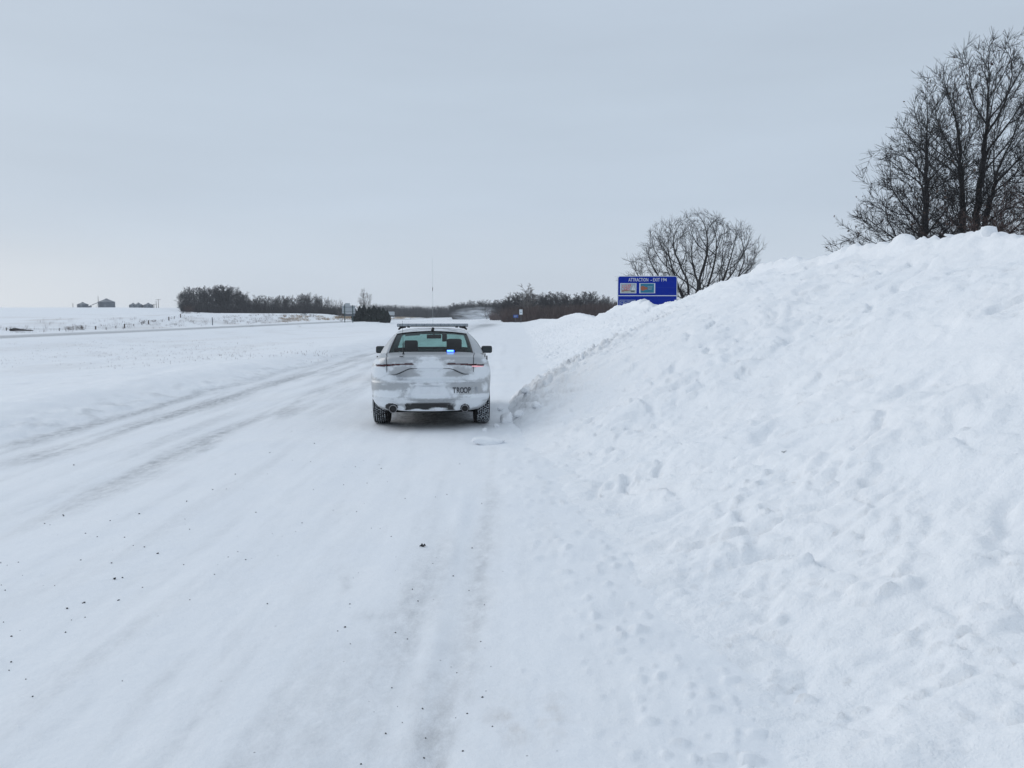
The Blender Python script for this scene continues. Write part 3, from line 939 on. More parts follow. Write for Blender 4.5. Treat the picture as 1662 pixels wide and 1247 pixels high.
# top deck: joins the last ring across
top = BVt.reshape(len(zr), 2 * HN - 1, 3)[-1]
Lh = top[:HN][::-1]; Rh = top[HN - 1:]
NW = 41
deck = np.zeros((HN, NW, 3))
for k in range(NW):
    f = k / (NW - 1)
    deck[:, k] = Lh * (1 - f) + Rh * f
    deck[:, k, 2] += .022 * (1 - (2 * f - 1) ** 4) * sst(0, .25, deck[:, k, 1] - .05)
DVt = deck.reshape(-1, 3)
DFc = gridfaces(HN, NW)[:, ::-1] + nb
AV = np.concatenate([BVt, DVt]); AF = np.concatenate([BFc, DFc])
AN = vnormals(BVt, BFc); AN2 = vnormals(DVt, DFc - nb); AN = np.concatenate([AN, AN2])


def blobs(x, z, L_):
    s = np.zeros_like(x)
    for cx, czz, rx, rz_, a in L_:
        s = np.maximum(s, a * np.exp(-(((x - cx) / rx) ** 2 + ((z - czz) / rz_) ** 2) ** 1.5))
    return s


SNOWB = [(-.30, .985, .10, .03, .5), (.30, .985, .10, .03, .55), (-.70, .60, .08, .04, .5), (.12, .60, .2, .06, .75), (-.15, .60, .2, .05, .7), (.2, .80, .1, .07, .9), (0.0, .90, .26, .13, 1.0), (-.02, 1.02, .24, .035, .8), (.02, .78, .30, .07, .85), (0, .70, .75, .05, .95), (0, .66, .95, .03, .7),
         (-.80, .80, .17, .11, 1.0), (-.60, .71, .25, .06, .9), (.80, .80, .17, .12, 1.0), (.62, .72, .22, .06, .9),
         (-.86, .96, .10, .05, .75), (.86, .97, .08, .05, .6), (-.45, .92, .3, .05, .38), (.45, .90, .25, .04, .42), (-.62, .86, .08, .05, .6), (.58, .88, .12, .05, .45),
         (.0, .50, .42, .125, 1.1), (.0, .44, .46, .05, 1.0), (-.68, .47, .30, .075, .92), (-.52, .52, .16, .08, .6), (-.75, .34, .25, .09, 1.0), (-.45, .37, .25, .06, .8),
         (.60, .33, .28, .10, .98), (.78, .40, .20, .06, .9), (.70, .44, .3, .03, .75), (.85, .56, .06, .08, .8), (-.47, .24, .07, .05, .95), (.43, .25, .07, .06, .95), (-.1, .20, .40, .018, .9), (.12, .225, .14, .03, .9), (-.22, .212, .1, .02, .9),
         (.25, .86, .14, .08, .7), (.20, .56, .5, .02, .5)]
xx, yy, zz = AV[:, 0], AV[:, 1], AV[:, 2]
sn = blobs(xx, zz, SNOWB) * sst(.85, .45, yy)
sn += .12 * fbm(xx * 5, zz * 7 + yy * 3, 91, 3)
sn = np.where((np.arange(len(AV)) >= nb), .10 + .3 * np.exp(-(xx / .25) ** 2) * sst(.35, .1, yy) + .1 * fbm(xx * 4, yy * 4, 92, 3) + .45 * sst(3.4, 4.2, yy), sn)
sn = np.maximum(sn, (.34 + .3 * fbm(yy * 2, zz * 5, 93, 3)) * sst(.6, 1.2, yy) * sst(.62, .3, zz))
# wind keeps these bare
bare = blobs(xx, zz, [(-.36, .765, .20, .045, 1.0), (.40, .775, .19, .045, .95), (-.64, .57, .20, .045, .75), (.62, .575, .22, .045, .95), (.5, 1.03, .3, .03, .6), (-.5, 1.03, .3, .03, .6),
                      (0, .385, .42, .016, .8)]) * sst(.85, .45, yy)
sn = sn * (1 - .85 * bare)
sn = np.clip(sn, 0, 1.1)
FC = AV[AF].mean(1); fxx, fyy, fzz = np.abs(FC[:, 0]), FC[:, 1], FC[:, 2]
isdeck = np.arange(len(AF)) >= len(BFc)
arch = np.zeros(len(AF), bool)
for yc in (1.12, 4.17):
    arch |= ((fyy - yc) ** 2 + (fzz - .285) ** 2 < .39 ** 2) & (fxx > .60) & ~isdeck & (fyy > .6)
cabin = isdeck & (fyy > .66) & (fyy < 3.5)
lzf = .932 - .030 * sst(.35, .85, fxx)
sxf = .672 + .02 * (fzz - .85)
rear = (fyy < .45) & ~isdeck
slotf = rear & (np.abs(fzz - lzf) < .0105 + .008 * sst(.40, .75, fxx)) & (fxx > .26) & (fxx < .85)
diff = rear & (fxx < .385) & (fzz > .212) & (fzz < .328)
cutf = rear & ((((FC[:, 0] + .605) / .10) ** 2 + ((fzz - .262) / .060) ** 2 < 1) | (((FC[:, 0] - .535) / .072) ** 2 + ((fzz - .245) / .062) ** 2 < 1))
lid = (rear & (fxx < sxf) & (fzz > .648)) | (isdeck & (fyy < .66) & (fxx < .68))
bump = (~isdeck) & (fzz <= .648) & (fyy < .74 - 0)
AA = {'snow': np.where((np.abs(zz - (.932 - .030 * sst(.35, .85, np.abs(xx)))) < .016) & (yy < .45) & (np.abs(xx) > .27) & (np.abs(xx) < .84) & (np.arange(len(AV)) < nb), sn * .28, sn)}


def carpart(name, msk, m, parent=car):
    return link(name, submesh(name, AV, AF[msk], AN, AA), m, parent)


ok = ~arch & ~cabin
carpart('tail_light', ok & slotf & (FC[:, 0] < 0), M['taillens'])
carpart('tail_light', ok & slotf & (FC[:, 0] > 0), M['taillens'])
carpart('rear_grille', ok & diff, M['blackplastic'])
carpart('exhaust_cutout', ok & cutf & (FC[:, 0] < 0), M['trim'])
carpart('exhaust_cutout', ok & cutf & (FC[:, 0] > 0), M['trim'])
rest = ok & ~slotf & ~diff & ~cutf
carpart('boot_lid', rest & lid, M['paint'])
bo = carpart('rear_bumper', rest & ~lid & bump, M['paint'])
body = carpart('body', rest & ~lid & ~bump, M['paint'])

# ---- number plate and its frame (covered in snow), boot badge, decals
mb = MB(); mb.box((0.0, .061, .505), (.31, .010, .15)); mb.build('number_plate', M['frost'], car, bevel=.0045)


def text_mesh(body_txt, size, mat_, name, parent, loc, rot=(math.pi / 2, 0, 0), extr=0.0015, sx=1.0, bold=0.0, align='CENTER'):
    cu = bpy.data.curves.new(name, 'FONT'); cu.body = body_txt; cu.size = size; cu.extrude = extr
    cu.align_x = align; cu.align_y = 'CENTER'; cu.offset = bold; cu.resolution_u = 3
    tmp = bpy.data.objects.new(name, cu); COL.objects.link(tmp)
    dg = bpy.context.evaluated_depsgraph_get()
    me_ = bpy.data.meshes.new_from_object(tmp.evaluated_get(dg))
    bpy.data.objects.remove(tmp)
    o_ = link(name, me_, None, parent)
    me_.materials.clear(); me_.materials.append(mat_)
    o_.location = loc; o_.rotation_euler = rot; o_.scale = (sx, 1, 1)
    return o_


def rear_y(x, z):
    w_ = np.interp(z, zr, wv); y0 = np.interp(z, zr, yrv)
    return y0 + .62 * (1 - (1 - min(1, (abs(x) / w_) ** 3.3)) ** (1 / 3.3))


for i, ch in enumerate('TROOPER'):
    x = .372 + i * .0585
    m_ = M['letter'] if i < 5 else (M['letterff'] if i == 5 else M['letterf'])
    y = rear_y(x, .51); dy = rear_y(x + .03, .51) - rear_y(x - .03, .51)
    o_ = text_mesh(ch, .128, m_, 'letter', car, (x, y - .003, .52), (math.pi / 2 + .05, 0, math.atan2(dy, .06)), sx=.66, bold=.0042)
for i, ch in enumerate('STATE'):
    x = -.372 - (4 - i) * .0585
    if i < 3: continue
    y = rear_y(x, .51); dy = rear_y(x + .03, .51) - rear_y(x - .03, .51)
    text_mesh(ch, .128, M['letterff'], 'letter', car, (x, y - .001, .52), (math.pi / 2 + .05, 0, math.atan2(dy, .06)), sx=.70, bold=.0015)
for sx in (-1, 1):
    mb = MB(); zs_ = np.linspace(.80, 1.045, 14)
    mb.tube([(sx * (.672 + .02 * (z - .85)), rear_y(.672, z) + .003, z) for z in zs_] + [(sx * .69, .30, 1.078), (sx * .69, .60, 1.085)], .0042, 5)
    mb.build('boot_gap', M['gap_and_shade'], car)
    # dark strip laid in as the shadow line under the swoop
    mb = MB(); xs3 = np.linspace(.20, .60, 18)
    mb.tube([(sx * x, rear_y(x, .84) + .010, (.865 - .095 * float(sst(.28, .56, x))) - .004) for x in xs3], [.0022 + .0045 * math.sin(math.pi * k / 17) for k in range(18)], 6)
    mb.build('crease_shadow_line', M['gap_and_shade'], car)
# half-hidden badge on the left of the boot lid
mb = MB()
yb = rear_y(-.45, .72) + .018
for (x0, x1, z_, h_) in ((-.57, -.35, .752, .006), (-.545, -.37, .735, .011), (-.52, -.42, .715, .009), (-.50, -.36, .700, .004)):
    n_ = 8
    for k in range(n_):
        if (k * 7 + int(z_ * 1000)) % 5 == 0: continue
        xa = x0 + (x1 - x0) * (k + .5) / n_
        mb.box((xa, rear_y(xa, z_) - .002, z_), ((x1 - x0) / n_ * .9, .006, h_))
mb.build('badge', M['letterf'], car)
# lit lamp glowing through snow on the right
mb = MB()
for k in range(7):
    xa = .66 + k * .026
    mb.box((xa, rear_y(xa, .90) - .002, .893 - k * .0015), (.026, .010, .024 - abs(k - 2) * .003))
mb.build('lit_tail_lamp', M['brake'], car, bevel=.004, smooth=True)
# badge disc in the lid centre and lock buttons
mb = MB(); mb.box((-.44, .085, 1.052), (.06, .02, .012)); mb.build('rear_button', M['trim'], car, bevel=.004)

# ---- exhaust tips and cut-outs
for x, r_ in ((-.575, .062), (.535, .056)):
    me_ = bpy.data.meshes.new('exhaust_tip'); vs = []; fs = []
    prof = [(.20, r_ * .86), (.035, r_ * .86), (.020, r_ * .93), (.024, r_), (.20, r_)]
    nn = 24
    for (yy_, rr) in prof:
        for k in range(nn):
            a = 2 * math.pi * k / nn
            vs.append((x + rr * math.cos(a), yy_, .240 + rr * math.sin(a)))
    for j in range(len(prof) - 1):
        for k in range(nn):
            fs.append((j * nn + k, j * nn + (k + 1) % nn, (j + 1) * nn + (k + 1) % nn, (j + 1) * nn + k))
    me_.from_pydata(vs, [], fs)
    for p_ in me_.polygons: p_.use_smooth = True
    ex = link('exhaust_tip', me_, M['exh'], car)
    mb = MB(); mb.tube([(x, .07, .240), (x, .10, .240)], r_ * .88, 20); mb.build('exhaust_bore', M['trim'], ex)

# ---- underbody
mb = MB(); mb.box((0, 2.75, .13), (1.36, 3.9, .05)); mb.box((0, .46, .215), (1.20, .62, .06)); mb.box((0, 1.12, .14), (1.25, .34, .10)); mb.box((0, 3.0, .07), (1.2, 2.2, .08))
mb.build('underbody', M['under'], car)
for yc in (1.12, 4.17):
    for sx in (-1, 1):
        mb = MB(); nn = 14; vs = []; fs = []
        for k in range(nn + 1):
            a = math.pi * k / nn
            for xq in (.62, .925):
                vs.append((sx * xq, yc + .39 * math.cos(a), .285 + .39 * math.sin(a)))
        for k in range(nn): fs.append((2 * k, 2 * k + 1, 2 * k + 3, 2 * k + 2))
        fs.append(tuple(2 * k for k in range(nn + 1)))
        mb.add(vs, fs); mb.build('wheel_well', M['trim'], car)

# ---- wheels
def wheel():
    root = None
    rad, wd = .365, .262
    nth = 210
    prof = []   # (x, r, kind) kind 1 = groove
    xs_t = np.linspace(-wd / 2 + .012, wd / 2 - .012, 29)
    for j, xt in enumerate(xs_t):
        prof.append((xt, rad - .004 * (abs(xt) / (wd / 2)) ** 3 * 3, j))
    vs = []; fs = []; mi = []
    side = [(-wd / 2 + .02, .235), (-wd / 2 - .004, .27), (-wd / 2 - .004, .315), (-wd / 2 + .004, .342)]
    allp = [(a, b, 0) for a, b in side] + [(a, b, 1) for a, b, _ in prof] + [(-a, b, 0) for a, b in side[::-1]]
    npf = len(allp)
    for t_ in range(nth):
        a = 2 * math.pi * t_ / nth
        for j, (xt, rr, tr) in enumerate(allp):
            jj = j - 4
            if tr:
                col_g = (jj % 4) == 3
                row_g = ((t_ + (jj // 4) * 2) % 4) == 0
                if col_g or row_g: rr -= .009
            vs.append((xt, rr * math.cos(a), rr * math.sin(a)))
    for t_ in range(nth):
        t2 = (t_ + 1) % nth
        for j in range(npf - 1):
            fs.append((t_ * npf + j, t_ * npf + j + 1, t2 * npf + j + 1, t2 * npf + j))
            jj = j - 4
            tr = allp[j][2] and allp[j + 1][2]
            g_ = tr and (((jj % 4) == 3) or (((t_ + (jj // 4) * 2) % 4) == 0))
            if g_ and random.random() < .62 and .16 < (j - 4) / 29 < .95: mi.append(1)
            else: mi.append(0)
    me_ = bpy.data.meshes.new('tyre'); me_.from_pydata(vs, [], fs)
    me_.materials.append(M['rubber']); me_.materials.append(M['treadsnow'])
    me_.polygons.foreach_set('material_index', mi)
    # rim
    mb = MB(); nn = 40; v2 = []; f2 = []
    pr = [(-.10, .236), (.10, .236), (.112, .242), (.108, .225), (.04, .215)]
    for k in range(nn):
        a = 2 * math.pi * k / nn
        for xt, rr in pr: v2.append((xt, rr * math.cos(a), rr * math.sin(a)))
    for k in range(nn):
        for j in range(len(pr) - 1):
            f2.append((k * 5 + j, k * 5 + j + 1, ((k + 1) % nn) * 5 + j + 1, ((k + 1) % nn) * 5 + j))
    mb.add(v2, f2)
    for k in range(5):
        a = 2 * math.pi * k / 5
        mb.box((.085, .12 * math.cos(a), .12 * math.sin(a)), (.03, .055, .23), Matrix.Rotation(a - math.pi / 2, 3, 'X'), taper=1.3)
    mb.tube([(.06, 0, 0), (.108, 0, 0)], .05, 16)
    return me_, mb


random.seed(3)
ty_me, rim_mb = wheel()
rim_o = None
for yc in (1.12, 4.17):
    for sx in (-1, 1):
        w_ = bpy.data.objects.new('wheel', None); COL.objects.link(w_); w_.parent = car; w_.location = (sx * .822, yc, .362)
        if sx < 0: w_.rotation_euler = (0, 0, math.pi)
        t_ = bpy.data.objects.new('tyre', ty_me); COL.objects.link(t_); t_.parent = w_
        if rim_o is None: rim_o = rim_mb.build('rim', M['rim'], w_)
        else:
            r2 = rim_o.copy(); COL.objects.link(r2); r2.parent = w_

# ---- cabin: side panel grids, roof, glass
def lerp(a, b, t): return Vector(a) * (1 - t) + Vector(b) * t
ZB = 1.062
belt = [(-.0, Vector((.735, .55, ZB)))]
# half side surface: belt line and roof rail as functions of u in 0..1 (rear to front)
BU = [(0, (.715, .62, 1.062)), (.18, (.835, .95, 1.058)), (.40, (.875, 1.55, 1.045)), (.62, (.875, 2.35, 1.03)), (.85, (.85, 3.15, 1.01)), (1, (.765, 3.55, 1.0))]
RU = [(0, (.585, 1.40, 1.372)), (.18, (.592, 1.62, 1.388)), (.40, (.597, 1.85, 1.400)), (.62, (.597, 2.25, 1.402)), (.85, (.585, 2.62, 1.385)), (1, (.565, 2.80, 1.365))]


def pl(tb, u):
    for (a, p), (b, q_) in zip(tb, tb[1:]):
        if u <= b: return lerp(p, q_, (u - a) / (b - a))
    return Vector(tb[-1][1])


def side_pt(u, t, sx, off=0.0):
    b = pl(BU, u); r_ = pl(RU, u)
    p = b.lerp(r_, t)
    bow = math.sin(t * math.pi) * .028
    return Vector((sx * (p.x + bow + off), p.y, p.z + bow * .3))


NU, NT = 60, 14
for sx in (-1, 1):
    vs = [side_pt(i / NU, j / NT, sx) for i in range(NU + 1) for j in range(NT + 1)]
    paint_f = []; gl_f = {0: [], 1: [], 2: []}; tr_f = []
    for i in range(NU):
        for j in range(NT):
            u, t = (i + .5) / NU, (j + .5) / NT
            f = (i * (NT + 1) + j, (i + 1) * (NT + 1) + j, (i + 1) * (NT + 1) + j + 1, i * (NT + 1) + j + 1)
            if .06 < t < .88 and .30 + .05 * (1 - t) < u < .56: gl_f[0].append(f)
            elif .06 < t < .88 and .60 < u < .93: gl_f[1].append(f)
            elif .06 < t < .9 and .56 <= u <= .60: tr_f.append(f)
            elif t < .07 and u > .28: tr_f.append(f)
            else: paint_f.append(f)
    def sm(name, fl, m_):
        V_ = np.array([tuple(v) for v in vs]); me_ = submesh(name, V_, np.array(fl), None, {'snow': np.clip(.16 + .25 * fbm(V_[:, 1] * 4, V_[:, 2] * 6, 95, 3), 0, 1)})
        return link(name, me_, m_, car)
    sm('cabin_pillar', paint_f, M['paint'])
    sm('window_trim', tr_f, M['trim'])
    for k in (0, 1): sm('side_window', gl_f[k], M['glassdark'])
# roof
NX, NY = 24, 30
vs = []; fs = []
for i in range(NY + 1):
    u = i / NY
    r_ = pl(RU, u)
    for j in range(NX + 1):
        s = j / NX * 2 - 1
        crown = .058 * (1 - abs(s) ** 2.6)
        yb_ = r_.y + (-.045 if i == 0 else (.06 if i == NY else 0)) * (1 - s * s) + (0.0)
        ycur = r_.y - .05 * (1 - s * s) * (1 - u) + .10 * (1 - s * s) * u
        vs.append((s * (r_.x + .003), ycur, r_.z + crown * (.55 + .45 * math.sin(math.pi * (.15 + .7 * u)))))
V_ = np.array(vs); Fr = gridfaces(NY + 1, NX + 1)
link('roof', submesh('roof', V_, Fr, None, {'snow': np.clip(.30 + .5 * fbm(V_[:, 0] * 3, V_[:, 1] * 3, 96, 3) + .25 * sst(2.4, 1.6, V_[:, 1]), 0, 1)}), M['paint'], car)
link('headliner', submesh('headliner', V_ - np.array([0, 0, .035]), Fr), M['headliner'], car)


def curved_glass(name, bl, tl, zc_b, zc_t, yb_b, yb_t, m_, frame=None):
    """pane between a bottom edge (half width, y, z) and a top edge, bowed outwards"""
    n1, n2 = 24, 12; vs = []
    for i in range(n2 + 1):
        t = i / n2
        for j in range(n1 + 1):
            s = j / n1 * 2 - 1
            w_ = bl[0] * (1 - t) + tl[0] * t
            y_q = bl[1] * (1 - t) + tl[1] * t + (yb_b * (1 - t) + yb_t * t) * (1 - s * s)
            z_q = bl[2] * (1 - t) + tl[2] * t + (zc_b * (1 - t) + zc_t * t) * (1 - s * s) + .02 * math.sin(math.pi * t)
            vs.append((s * w_, y_q, z_q))
    return np.array(vs), n1, n2


# rear window with painted black border
GV, n1, n2 = curved_glass('rear_window', (.672, .64, 1.068), (.578, 1.36, 1.366), .004, .045, -.03, -.05, None)
Fg = gridfaces(n2 + 1, n1 + 1)
link('rear_window', submesh('rear_window', GV, Fg), M['glass'], car)
# black rubber surround
mb = MB()
edge = [GV[i * (n1 + 1)] for i in range(n2 + 1)] + [GV[n2 * (n1 + 1) + j] for j in range(1, n1 + 1)] + [GV[i * (n1 + 1) + n1] for i in range(n2 - 1, -1, -1)]
mb.tube([tuple(p_) for p_ in edge], .011, 6, cap=True); mb.build('window_seal', M['trim'], car)
# strip of body between seal and side panels (rear pillars)
for sx in (-1, 1):
    vs = []; n3 = 12
    for i in range(n3 + 1):
        t = i / n3
        g = Vector(GV[i * (n1 + 1) + (n1 if sx > 0 else 0)]); p_ = side_pt(0, t, sx)
        for k in range(4): vs.append(tuple(g.lerp(p_, k / 3) + Vector((0, -.012 * math.sin(k / 3 * math.pi), 0))))
    V_ = np.array(vs)
    link('rear_pillar', submesh('rear_pillar', V_, gridfaces(n3 + 1, 4), None, {'snow': np.full(len(V_), .15)}), M['paint'], car)
WV, n1, n2 = curved_glass('windscreen', (.765, 3.56, .985), (.565, 2.80, 1.362), .01, .045, .22, .10, None)
link('windscreen', submesh('windscreen', WV, gridfaces(n2 + 1, n1 + 1)), M['glass'], car)

# ---- interior
def seat(x, y, w_, top, name='front_seat'):
    mb = MB()
    mb.box((x, y, .62 + (top - .22 - .62) / 2), (w_ * 1.7, .16, top - .22 - .58), Matrix.Rotation(-.2, 3, 'X'))
    mb.box((x, y - .08, top - .11), (w_, .12, .21), Matrix.Rotation(-.15, 3, 'X'))
    mb.box((x, y + .3, .58), (w_ * 1.7, .5, .14))
    return mb.build(name, M['cloth'], car, bevel=.045, smooth=True, seg=3)


seat(-.385, 2.15, .24, 1.245); seat(.375, 2.15, .27, 1.27)
mb = MB(); mb.box((0, 3.33, .94), (1.45, .5, .16)); mb.box((0, 3.2, .985), (.13, .2, .07)); mb.box((.2, 3.05, .96), (.25, .12, .14)); mb.build('dashboard', M['cloth'], car, bevel=.03, smooth=True)
mb = MB(); mb.box((0, 1.05, .985), (1.38, .62, .05)); mb.build('parcel_shelf', M['cloth'], car, bevel=.015)
mb = MB(); mb.box((0, 1.40, .75), (1.36, .14, .5)); mb.box((0, 1.6, .58), (1.36, .5, .14)); mb.build('back_seat', M['cloth'], car, bevel=.05, smooth=True)
mb = MB(); mb.box((.0, 2.95, 1.285), (.27, .035, .075)); mb.box((.0, 2.96, 1.34), (.03, .03, .09)); mb.build('rear_view_mirror', M['trim'], car, bevel=.012, smooth=True)
mb = MB(); mb.box((.205, 2.2, 1.30), (.085, .10, .17)); mb.build('camera_unit', M['cloth'], car, bevel=.012)
mb = MB(); mb.box((-.25, 2.55, 1.355), (.4, .18, .03)); mb.build('sun_visor', M['cloth'], car, bevel=.012)
mb = MB(); 
mb.box((0, 1.80, 1.375), (1.1, .06, .04)); mb.box((-.56, 1.78, 1.02), (.22, .05, .20)); mb.box((.0, 1.80, .93), (1.3, .04, .16))
mb.build('partition_frame', M['cloth'], car, bevel=.01)
mb = MB(); mb.box((-.52, 1.0, 1.045), (.035, .02, .085)); mb.build('paper_on_shelf', M['white'], car)
# lining behind pillars so the cabin reads dark at its edges
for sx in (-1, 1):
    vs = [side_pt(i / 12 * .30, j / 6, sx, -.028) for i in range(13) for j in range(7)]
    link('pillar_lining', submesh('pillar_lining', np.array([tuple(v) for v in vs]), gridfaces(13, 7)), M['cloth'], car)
# ceramic black band along the rear window's top and sides, inside the pane
mb = MB()
GVm = GV.reshape(13, 25, 3)
vsb = []; fsb = []
inn = GVm + np.array([0, .006, -.010])
sel = []
for i in range(12):
    for j in range(24):
        if i >= 11 or (i >= 10 and (j < 8 and j > 2)) or j < 1 or j >= 23 or (j < 2 and i > 2): sel.append((i * 25 + j, i * 25 + j + 1, (i + 1) * 25 + j + 1, (i + 1) * 25 + j))
link('glass_border', submesh('glass_border', inn.reshape(-1, 3), np.array(sel)), M['headliner'], car)
# blue lamp in the rear window
mb = MB(); mb.box((.325, .635, 1.100), (.155, .05, .064)); lamp = mb.build('warning_lamp', M['trim'], car, bevel=.006)
mb = MB(); mb.box((.312, .604, 1.114), (.104, .012, .026)); mb.build('lamp_lens', M['bluelamp'], lamp, bevel=.003)
mb = MB(); mb.box((.318, .608, 1.096), (.128, .008, .054)); mb.build('lamp_reflector', M['bluelamp2'], lamp)

# ---- mirrors
for sx in (-1, 1):
    mb = MB(); mb.box((sx * .995, 3.12, 1.035), (.205, .10, .135)); 
    hm = mb.build('wing_mirror', M['trim'], car, bevel=.042, smooth=True, seg=4)
    mb = MB(); mb.box((sx * .90, 3.15, .985), (.10, .05, .04)); mb.build('mirror_arm', M['trim'], hm)
    mb = MB(); mb.box((sx * .995, 3.066, 1.035), (.165, .006, .10)); mb.build('mirror_glass', M['mirrorglass'], hm, bevel=.0025)
# ---- door handles, side seams, head lamps, front grille
for sx in (-1, 1):
    for y in (1.95, 2.95):
        mb = MB(); mb.box((sx * .962, y, .86), (.03, .19, .028)); mb.build('door_handle', M['paint'], car, bevel=.008)
    for y in (1.55, 2.45, 3.45):
        mb = MB(); mb.box((sx * .936, y, .68), (.022, .007, .62)); mb.build('door_gap', M['gap_and_shade'], car)
    mb = MB(); mb.box((sx * .62, 4.80, .62), (.36, .12, .10), Matrix.Rotation(-sx * .35, 3, 'Z')); mb.build('headlight', M['barlens'], car, bevel=.02, smooth=True)
mb = MB(); mb.box((0, 4.98, .55), (.9, .10, .20)); mb.build('front_grille', M['trim'], car, bevel=.02)

# ---- roof light bar
mb = MB(); mb.box((0, 2.05, 1.513), (1.25, .26, .046)); lb = mb.build('light_bar', M['barlens'], car, bevel=.018, smooth=True, seg=3)
mb = MB(); mb.box((0, 2.05, 1.489), (1.24, .20, .014)); mb.build('bar_base', M['trim'], lb)
for sx in (-1, 1):
    mb = MB(); mb.tube([(sx * .47, 1.98, 1.484), (sx * .56, 1.97, 1.470), (sx * .600, 1.96, 1.432)], [.020, .022, .014], 8)
    mb.tube([(sx * .44, 1.98, 1.484), (sx * .40, 1.97, 1.474)], [.018, .010], 8)
    mb.build('bar_foot', M['trim'], lb, smooth=True)
for k in range(9):
    mb = MB(); mb.box(((k - 4) * .142, 1.9195, 1.517), (.004, .004, .036)); mb.build('bar_rib', M['trim'], lb)
# ---- antennas
mb = MB(); mb.tube([(.012, 1.62, 1.44), (.012, 1.62, 1.475)], [.028, .020], 12); an = mb.build('roof_antenna', M['trim'], car, smooth=True)
mb = MB(); mb.tube([(.012, 1.62, 1.475), (.012, 1.62, 1.95), (.010, 1.62, 2.30), (.008, 1.63, 2.70)], [.0026, .002, .0016, .0012], 6); mb.build('antenna_whip', M['alu'], an)
mb = MB(); mb.tube([(.012, 1.62, 2.10), (.012, 1.62, 2.16)], .005, 8); mb.build('antenna_coil', M['trim'], an)
mb = MB(); mb.tube([(-.425, .36, 1.062), (-.425, .36, 1.085)], [.026, .016], 10); an = mb.build('boot_antenna', M['trim'], car, smooth=True)
mb = MB(); mb.tube([(-.425, .36, 1.085), (-.428, .36, 1.26)], [.011, .008], 8); mb.tube([(-.428, .36, 1.26), (-.436, .36, 1.60)], [.0035, .002], 6); mb.build('antenna_whip', M['trim'], an)
mb = MB(); mb.box((.012, 1.37, 1.43), (.05, .04, .03)); mb.build('roof_mount', M['trim'], car, bevel=.008)

for ch_ in list(car.children):
    if not ch_.name.startswith('wheel') or ch_.name.startswith('wheel_well'):
        ch_.location.z += LIFT
# ------------------------------------------------------------ bare trees
def grow_tree(seed, H, trunks, P):
    """returns list of (pts, radii, level). trunks: list of (base offset, direction, length, radius)"""
    rg = random.Random(seed)
    out = []
    gauss = rg.gauss

    def branch(p, d, L, r, lv):
        n = P['seg'][lv]
        st = L / n
        pts = [p]; rad = [r]; dirs = [d]
        wob = P['wob'][lv]; up = P['up'][lv]
        tip = P['tip'][lv]
        for i in range(n):
            d = Vector((d.x + gauss(0, wob), d.y + gauss(0, wob), d.z + gauss(0, wob) * .7 + up)).normalized()
            p = p + d * st
            pts.append(p); rad.append(max(P['rmin'], r * (1 - (1 - tip) * (i + 1) / n))); dirs.append(d)
        out.append((pts, rad, lv))
        if lv + 1 >= len(P['n']) + 1 or lv >= len(P['n']): return
        nc = P['n'][lv]
        k = max(2, int(nc * (0.75 + 0.5 * rg.random())))
        t0 = P['t0'][lv]
        ga = rg.random() * 6.28
        for i in range(k):
            t = t0 + (1 - t0) * ((i + rg.random() * .8) / k) ** P.get('dist', 1.0)
            f = min(t * n, n - 1e-4); j = int(f); u = f - j
            q_ = pts[j].lerp(pts[j + 1], u); dd = dirs[min(j + 1, n)]
            rr = rad[j] * (1 - u) + rad[j + 1] * u
            ga += 2.4 + gauss(0, .5)
            a = dd.orthogonal().normalized(); b = dd.cross(a)
            side = a * math.cos(ga) + b * math.sin(ga)
            an = P['ang'][lv] * (1 + gauss(0, .18)) * (1.15 - .45 * t)
            nd = (dd * math.cos(an) + side * math.sin(an)).normalized()
            nl = L * P['len'][lv] * (1 - P['taper'][lv] * t) * rg.uniform(.7, 1.15)
            branch(q_, nd, nl, max(P['rmin'], min(rr * .75, rr * P['rr'][lv] * (nl / L) ** .3)), lv + 1)
    for off, dr, L, r in trunks:
        branch(Vector(off), Vector(dr).normalized(), L, r, 0)
    return out


def tubes_mesh(name, branches, sides=(8, 5, 4, 3, 3)):
    groups = {}
    for pts, rad, lv in branches:
        groups.setdefault((len(pts), sides[min(lv, len(sides) - 1)]), []).append((pts, rad))
    Vs = []; Fs = []; base = 0
    for (n, k), L_ in groups.items():
        Pn = np.array([[tuple(p) for p in pts] for pts, _ in L_])
        Rn = np.array([r for _, r in L_])
        T = np.empty_like(Pn)
        T[:, 1:-1] = Pn[:, 2:] - Pn[:, :-2]; T[:, 0] = Pn[:, 1] - Pn[:, 0]; T[:, -1] = Pn[:, -1] - Pn[:, -2]
        T /= np.maximum(np.linalg.norm(T, axis=2, keepdims=True), 1e-9)
        ref = np.where(np.abs(T[:, :1, 2:3]) < .9, np.array([[[0, 0, 1.0]]]), np.array([[[1.0, 0, 0]]]))
        U = np.cross(T, np.broadcast_to(ref, T.shape)); U /= np.maximum(np.linalg.norm(U, axis=2, keepdims=True), 1e-9)
        Wv = np.cross(T, U)
        an = np.arange(k) * 2 * np.pi / k
        ring = Pn[:, :, None] + (U[:, :, None] * np.cos(an)[None, None, :, None] + Wv[:, :, None] * np.sin(an)[None, None, :, None]) * Rn[:, :, None, None]
        m_ = len(L_)
        Vs.append(ring.reshape(-1, 3))
        i0 = (np.arange(m_) * n * k)[:, None, None] + (np.arange(n - 1) * k)[None, :, None]
        a = i0 + np.arange(k)[None, None, :]; b = i0 + ((np.arange(k) + 1) % k)[None, None, :]
        Fs.append((np.stack([a, b, b + k, a + k], -1).reshape(-1, 4)) + base)
        base += m_ * n * k
    return npmesh(name, np.concatenate(Vs), np.concatenate(Fs))


